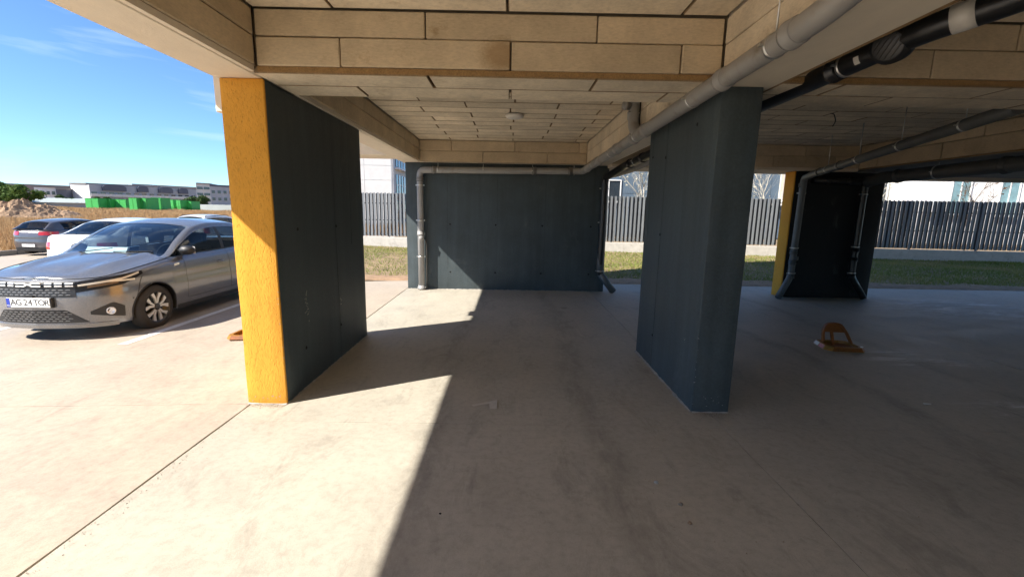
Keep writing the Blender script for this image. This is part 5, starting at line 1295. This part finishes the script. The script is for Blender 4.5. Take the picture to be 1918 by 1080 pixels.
# ---------------------------------------------------------------- far buildings on the left
def facade(root, p0, p1, h, nfl, ncol, wallm, z0=0.0, wfrac=0.55, hfrac=0.5, balc=False, frames=True):
    """windows on the outward side of the wall p0->p1"""
    p0 = Vector(p0); p1 = Vector(p1); d = (p1-p0); L = d.length; d.normalize(); n = Vector((d.y, -d.x, 0)); fh = h/nfl; cw = L/ncol
    for f in range(nfl):
        for k in range(ncol):
            c = p0 + d*cw*(k+0.5); zc_ = z0+fh*(f+0.5); ww, wh = cw*wfrac, fh*hfrac
            w = MB().prism([(-ww/2, -wh/2), (ww/2, -wh/2), (ww/2, wh/2), (-ww/2, wh/2)], c + Vector((0, 0, zc_)) + n*0.01, d, (0, 0, 1), n, 0.05).build('window', X['windark'], root)
            if frames: MB().bar(c + Vector((0, 0, zc_-wh/2-0.06)) - d*ww*0.55 + n*0.1, c + Vector((0, 0, zc_-wh/2-0.06)) + d*ww*0.55 + n*0.1, 0.2, 0.08).build('sill', X['winframe'], w)
        if balc:
            z = z0+fh*f
            MB().prism([(0, 0), (L, 0), (L, 0.95), (0, 0.95)], p0 + Vector((0, 0, z)) + n*1.1, d, (0, 0, 1), n, 0.1).build('balcony_front', X['apartcream'], root)
            MB().prism([(0, -0.1), (L, -0.1), (L, 0.06), (0, 0.06)], p0 + Vector((0, 0, z)), d, (0, 0, 1), n, 1.15).build('balcony_floor', X['apartcream'], root)
def block(label, pts, h, wallm, roofm, facades=(), roof_over=0.5, roof_t=0.5, z0=-1.0):
    t = empty('apartment_block', (0, 0, 0), label, 'building', 'apartment blocks on the skyline')
    MB().prism([(p[0], p[1]) for p in pts], (0, 0, z0), (1,0,0), (0,1,0), (0,0,1), h-z0).build('wall', X[wallm], t)
    cx = sum(p[0] for p in pts)/len(pts); cy = sum(p[1] for p in pts)/len(pts)
    rp_ = [(p[0]+(roof_over if p[0] > cx else -roof_over), p[1]+(roof_over if p[1] > cy else -roof_over)) for p in pts]
    MB().prism(rp_, (0, 0, h), (1,0,0), (0,1,0), (0,0,1), roof_t).build('roof', X[roofm], t)
    for f in facades: facade(t, *f[0], **f[1])
    return t
a = far(188, 180); b_ = far(382, 216); g_ = far(157, 182)
bB = block('long block with a white gable end behind the green containers', [(g_[0], g_[1]), (a[0], a[1]), (b_[0], b_[1]), (b_[0]-10, b_[1]+12), (g_[0]+2, g_[1]+16)], 9.4, 'apartgrey', 'apartroof')
MB().prism([(g_[0]-0.2, g_[1]-0.3), (a[0]+0.3, a[1]-0.3), (a[0]+0.3, a[1]), (g_[0]-0.2, g_[1])], (0, 0, -1), (1,0,0), (0,1,0), (0,0,1), 10.2).build('gable_wall', X['white'], bB)
facade(bB, (a[0], a[1], 0), (b_[0], b_[1], 0), 7.2, 3, 14, 'apartgrey', z0=0.0, wfrac=0.6, hfrac=0.42, balc=True)
dv = (Vector(b_)-Vector(a)); 
for (t0, t1) in ((0.10, 0.30), (0.40, 0.50), (0.60, 0.74), (0.80, 0.90)):
    p = Vector(a)+dv*t0; q = Vector(a)+dv*t1; nn = Vector((dv.y, -dv.x, 0)).normalized(); L = (q-p).length
    poly = [(0, 0), (L, 0), (L, 1.6), (L*0.9, 2.2), (L*0.75, 2.5), (L*0.25, 2.5), (L*0.1, 2.2), (0, 1.6)]
    MB().prism(poly, p + nn*0.05 + Vector((0, 0, 7.1)), dv.normalized(), (0, 0, 1), nn, 0.9).build('attic_bay', X['apartnavy'], bB)
a2 = far(-60, 200); b2 = far(160, 230)
bA = block('long brown-roofed block behind the trees at the left', [(a2[0], a2[1]), (b2[0], b2[1]), (b2[0]-14, b2[1]+14), (a2[0]-14, a2[1]+14)], 10.0, 'apartbrown', 'apartroof')
facade(bA, (a2[0], a2[1], 0), (b2[0], b2[1], 0), 9.0, 3, 16, 'apartbrown', 0.0, 0.5, 0.45)
MB().prism([(0, 0), (30, 0), (30, 1.6), (0, 1.6)], (-232, 236, 10.6), (1, 0.12, 0), (0, 0, 1), (0, 1, 0), 8).build('roof_house', X['apartgrey'], bA)
a3 = far(88, 172); b3 = far(127, 176)
bC = block('low white-floored block between trees and white gable', [(a3[0], a3[1]), (b3[0], b3[1]), (b3[0]-3, b3[1]+9), (a3[0]-3, a3[1]+9)], 7.6, 'white', 'apartroof')
facade(bC, (a3[0], a3[1], 0), (b3[0], b3[1], 0), 6.6, 2, 4, 'white', 0.6, 0.62, 0.4)
a4 = far(127, 174); b4 = far(146, 178)
block('small dark blue block next to the white gable', [(a4[0], a4[1]), (b4[0], b4[1]), (b4[0]-3, b4[1]+9), (a4[0]-3, a4[1]+9)], 7.0, 'apartnavy', 'apartroof')
a5 = far(383, 190); b5 = far(408, 194); b6 = far(450, 200)
bD = block('striped block just left of the ochre pillar', [(a5[0], a5[1]), (b5[0], b5[1]), (b5[0]-6, b5[1]+16), (a5[0]-6, a5[1]+16)], 10.8, 'apartcream', 'apartroof', roof_over=0.2)
facade(bD, (a5[0], a5[1], 0), (b5[0], b5[1], 0), 10.2, 4, 2, 'apartcream', 0.2, 0.85, 0.42)
bE = block('dark blue topped block meeting the ochre pillar', [(b5[0], b5[1]), (b6[0], b6[1]), (b6[0]-6, b6[1]+16), (b5[0]-6, b5[1]+16)], 10.0, 'apartgrey', 'apartnavy', roof_over=0.2, roof_t=0.8)
facade(bE, (b5[0], b5[1], 0), (b6[0], b6[1], 0), 9.0, 3, 4, 'apartgrey', 0.2, 0.55, 0.45)
# further roofline behind
c0 = far(270, 250); c1 = far(384, 280)
block('pale upper roofline behind the block with the white gable', [(c0[0], c0[1]), (c1[0], c1[1]), (c1[0], c1[1]+12), (c0[0], c0[1]+12)], 12.6, 'apartcream', 'apartroof')
# long low shed
s0 = far(-40, 112); s1 = far(232, 128)
sh = empty('long_shed', (0, 0, 0), 'long low shed with pale metal roof behind the dirt heap', 'shed')
MB().prism([(s0[0], s0[1]), (s1[0], s1[1]), (s1[0]-3, s1[1]+6), (s0[0]-3, s0[1]+6)], (0, 0, 0), (1,0,0), (0,1,0), (0,0,1), 1.9).build('wall', X['apartgrey'], sh)
rv = []
MB().add([(s0[0]-0.3, s0[1]-0.6, 1.85), (s1[0]+0.3, s1[1]-0.6, 1.85), (s1[0]-3, s1[1]+6.5, 3.1), (s0[0]-3, s0[1]+6.5, 3.1), (s0[0]-0.3, s0[1]-0.6, 1.75), (s1[0]+0.3, s1[1]-0.6, 1.75), (s1[0]-3, s1[1]+6.5, 3.0), (s0[0]-3, s0[1]+6.5, 3.0)], [(0,1,2,3),(7,6,5,4),(0,4,5,1),(1,5,6,2),(2,6,7,3),(3,7,4,0)]).build('roof', X['shedroof'], sh)
w0_ = far(372, 120); w1_ = far(470, 120)
tag(MB().box(w0_[0], w1_[0], 120, 120.3, 0, 2.0).build('boundary_wall', X['shedroof'], bevel=0.02), 'pale boundary wall right of the green containers', 'wall')

# ---------------------------------------------------------------- houses beyond the fence
def win(root, c, w, h, d, n, glass='windark', frame=0.07, mull=1):
    """framed window: c centre, d horizontal direction, n outward"""
    c = Vector(c); d = Vector(d).normalized(); n = Vector(n).normalized(); up_ = Vector((0, 0, 1))
    o = MB()
    for (a0, a1, b0, b1) in ((-w/2, w/2, -h/2, -h/2+frame), (-w/2, w/2, h/2-frame, h/2), (-w/2, -w/2+frame, -h/2+frame, h/2-frame), (w/2-frame, w/2, -h/2+frame, h/2-frame)):
        o.prism([(a0, b0), (a1, b0), (a1, b1), (a0, b1)], c - n*0.05, d, up_, n, 0.10)
    for k in range(mull):
        x_ = -w/2+w*(k+1)/(mull+1); o.prism([(x_-0.025, -h/2+frame), (x_+0.025, -h/2+frame), (x_+0.025, h/2-frame), (x_-0.025, h/2-frame)], c - n*0.04, d, up_, n, 0.07)
    f = o.build('window', X['winframe'], root)
    MB().prism([(-w/2+0.01, -h/2+0.01), (w/2-0.01, -h/2+0.01), (w/2-0.01, h/2-0.01), (-w/2+0.01, h/2-0.01)], c - n*0.03, d, up_, n, 0.02).build('pane', X[glass], f)
    MB().bar(c + up_*(-h/2-0.04) - d*(w/2+0.08) + n*0.10, c + up_*(-h/2-0.04) + d*(w/2+0.08) + n*0.10, 0.22, 0.06, up=up_).build('sill', X['winframe'], f)
    return f
# blank pale gable left of the wide wall
h1 = empty('apartment_block', (0, 0, 0), 'pale concrete block with blank gable beyond the left fence', 'building')
MB().box(-24, -12.05, 46, 80, -0.5, 15).build('wall', X['concretewhite'], h1)
for k in range(7):
    for j in range(4):
        p = MB().box(-23.9+j*2.97, -23.9+j*2.97+2.94, 45.94, 46.0, 0.2+k*1.45, 0.2+k*1.45+1.42).build('panel', X['concretewhite'], h1)
MB().box(-12.28, -12.16, 45.90, 45.99, 0, 15).build('downpipe', X['apartgrey'], h1)
for k in range(5):
    for j in range(7):
        f = MB().box(-12.05, -11.98, 46.9+j*2.2, 48.7+j*2.2, 0.6+k*2.7, 2.5+k*2.7).build('window', X['windark'], h1)
        MB().box(-11.98, -11.93, 46.9+j*2.2, 48.7+j*2.2, 1.40+k*2.7, 1.48+k*2.7).box(-11.98, -11.93, 47.76+j*2.2, 47.84+j*2.2, 0.6+k*2.7, 2.5+k*2.7).build('frame', X['winframe'], f)
    MB().box(-12.05, -11.55, 46.5, 62, 0.30+k*2.7, 0.45+k*2.7).build('balcony_floor', X['white'], h1)
# blue grey house in the middle
h2 = empty('house', (0, 0, 0), 'blue grey panelled house behind the fence right of the wide wall', 'house')
MB().box(4.0, 21.0, 31.0, 42, -0.5, 9.0).build('wall', X['bluegrey'], h2)
x_ = 4.5
while x_ < 20.9:
    for k in range(3): MB().box(x_+0.015, min(21, x_+1.5)-0.015, 30.94, 31.0, 0.1+k*2.9, 0.1+k*2.9+2.87).build('panel', X['bluegrey'], h2)
    x_ += 1.5
win(h2, (6.75, 30.92, 3.15), 1.7, 1.5, (1, 0, 0), (0, -1, 0))
win(h2, (19.6, 30.92, 3.9), 1.6, 2.4, (1, 0, 0), (0, -1, 0), mull=0)
MB().box(18.55, 18.78, 30.80, 30.94, 2.6, 5.2).build('reveal', X['facade'], h2)
MB().box(17.9, 20.9, 30.4, 30.94, 2.35, 2.50).build('ledge', X['white'], h2)
# white house at the right
h3 = empty('house', (0, 0, 0), 'sunlit white house with tall windows at the right beyond the fence', 'house')
MB().box(26.5, 52, 30.0, 42, -0.5, 9.0).build('wall', X['white'], h3)
win(h3, (30.2, 29.94, 3.2), 1.35, 2.5, (1, 0, 0), (0, -1, 0), 'winblue'); win(h3, (33.5, 29.94, 3.2), 1.35, 2.6, (1, 0, 0), (0, -1, 0), 'winblue')
win(h3, (38.5, 29.94, 3.2), 1.7, 2.6, (1, 0, 0), (0, -1, 0), 'winblue')
MB().box(28.0, 28.9, 29.55, 29.94, 2.0, 2.7).build('air_conditioner', X['winframe'], h3)
MB().lathe([(0.0, 0.01), (0.26, 0.01), (0.28, 0.0)], (28.45, 29.55, 2.35), (0, -1, 0), 20).build('fan_grille', X['apartgrey'], h3)
# small terrace with slanted white screen, dark recess
h4 = empty('terrace_house', (0, 0, 0), 'grey recessed terrace with slanting white screen beside the white house', 'house')
MB().box(21.5, 26.45, 31.0, 40, -0.5, 9.0).build('wall', X['apartcream'], h4)
win(h4, (22.6, 30.94, 3.2), 1.0, 1.9, (1, 0, 0), (0, -1, 0), mull=0)
win(h4, (25.5, 30.94, 3.2), 1.2, 1.9, (1, 0, 0), (0, -1, 0), mull=0)
MB().prism([(23.1, 1.9), (24.7, 1.9), (24.7, 3.9), (24.15, 3.9)], (0, 30.3, 0), (1, 0, 0), (0, 0, 1), (0, 1, 0), 0.6).build('slanting_screen', X['white'], h4)

# ---------------------------------------------------------------- grit swept against the wall feet
def grit(name, segs, n, label):
    V = []; F = []
    for k in range(n):
        (x0, y0, x1, y1, w) = segs[int(RNG.integers(0, len(segs)))]; t = RNG.uniform(); d = abs(RNG.normal(0, w)); L = math.hypot(x1-x0, y1-y0); nx, ny = (y1-y0)/L, -(x1-x0)/L
        c = np.array([x0+(x1-x0)*t+nx*(d+0.004), y0+(y1-y0)*t+ny*(d+0.004), 0.0]); s_ = RNG.uniform(0.0012, 0.0048)
        P = RNG.normal(0, 1, (4, 3)); P /= np.linalg.norm(P, axis=1)[:, None]; P *= s_; P[:, 2] = P[:, 2]*0.6+s_*0.6
        b0 = len(V); V += list(P+c); F += [(b0, b0+1, b0+2), (b0, b0+2, b0+3), (b0, b0+3, b0+1), (b0+1, b0+3, b0+2)]
    o = big_mesh(name, np.array(V), np.array(F), X['pebble']); tag(o, label, 'grit', kind='stuff')
grit('grit', [(P1[1], P1[3], P1[1], P1[2], 0.05), (P1[0], P1[2], P1[1], P1[2], 0.04), (P2[0], P2[2], P2[0], P2[3], 0.05), (P2[0], P2[2], P2[1], P2[2], 0.05), (-2.09, 8.907, 1.93, 8.907, 0.05),
     (-2.112, 0.5, -2.112, 3.4, 0.05), (1.5, 0.8, -1.5, 6.0, 0.9), (4.0, 2.0, 2.0, 6.0, 0.9)], 4200, 'sandy grit and crumbs lying along the wall feet and floor joint')
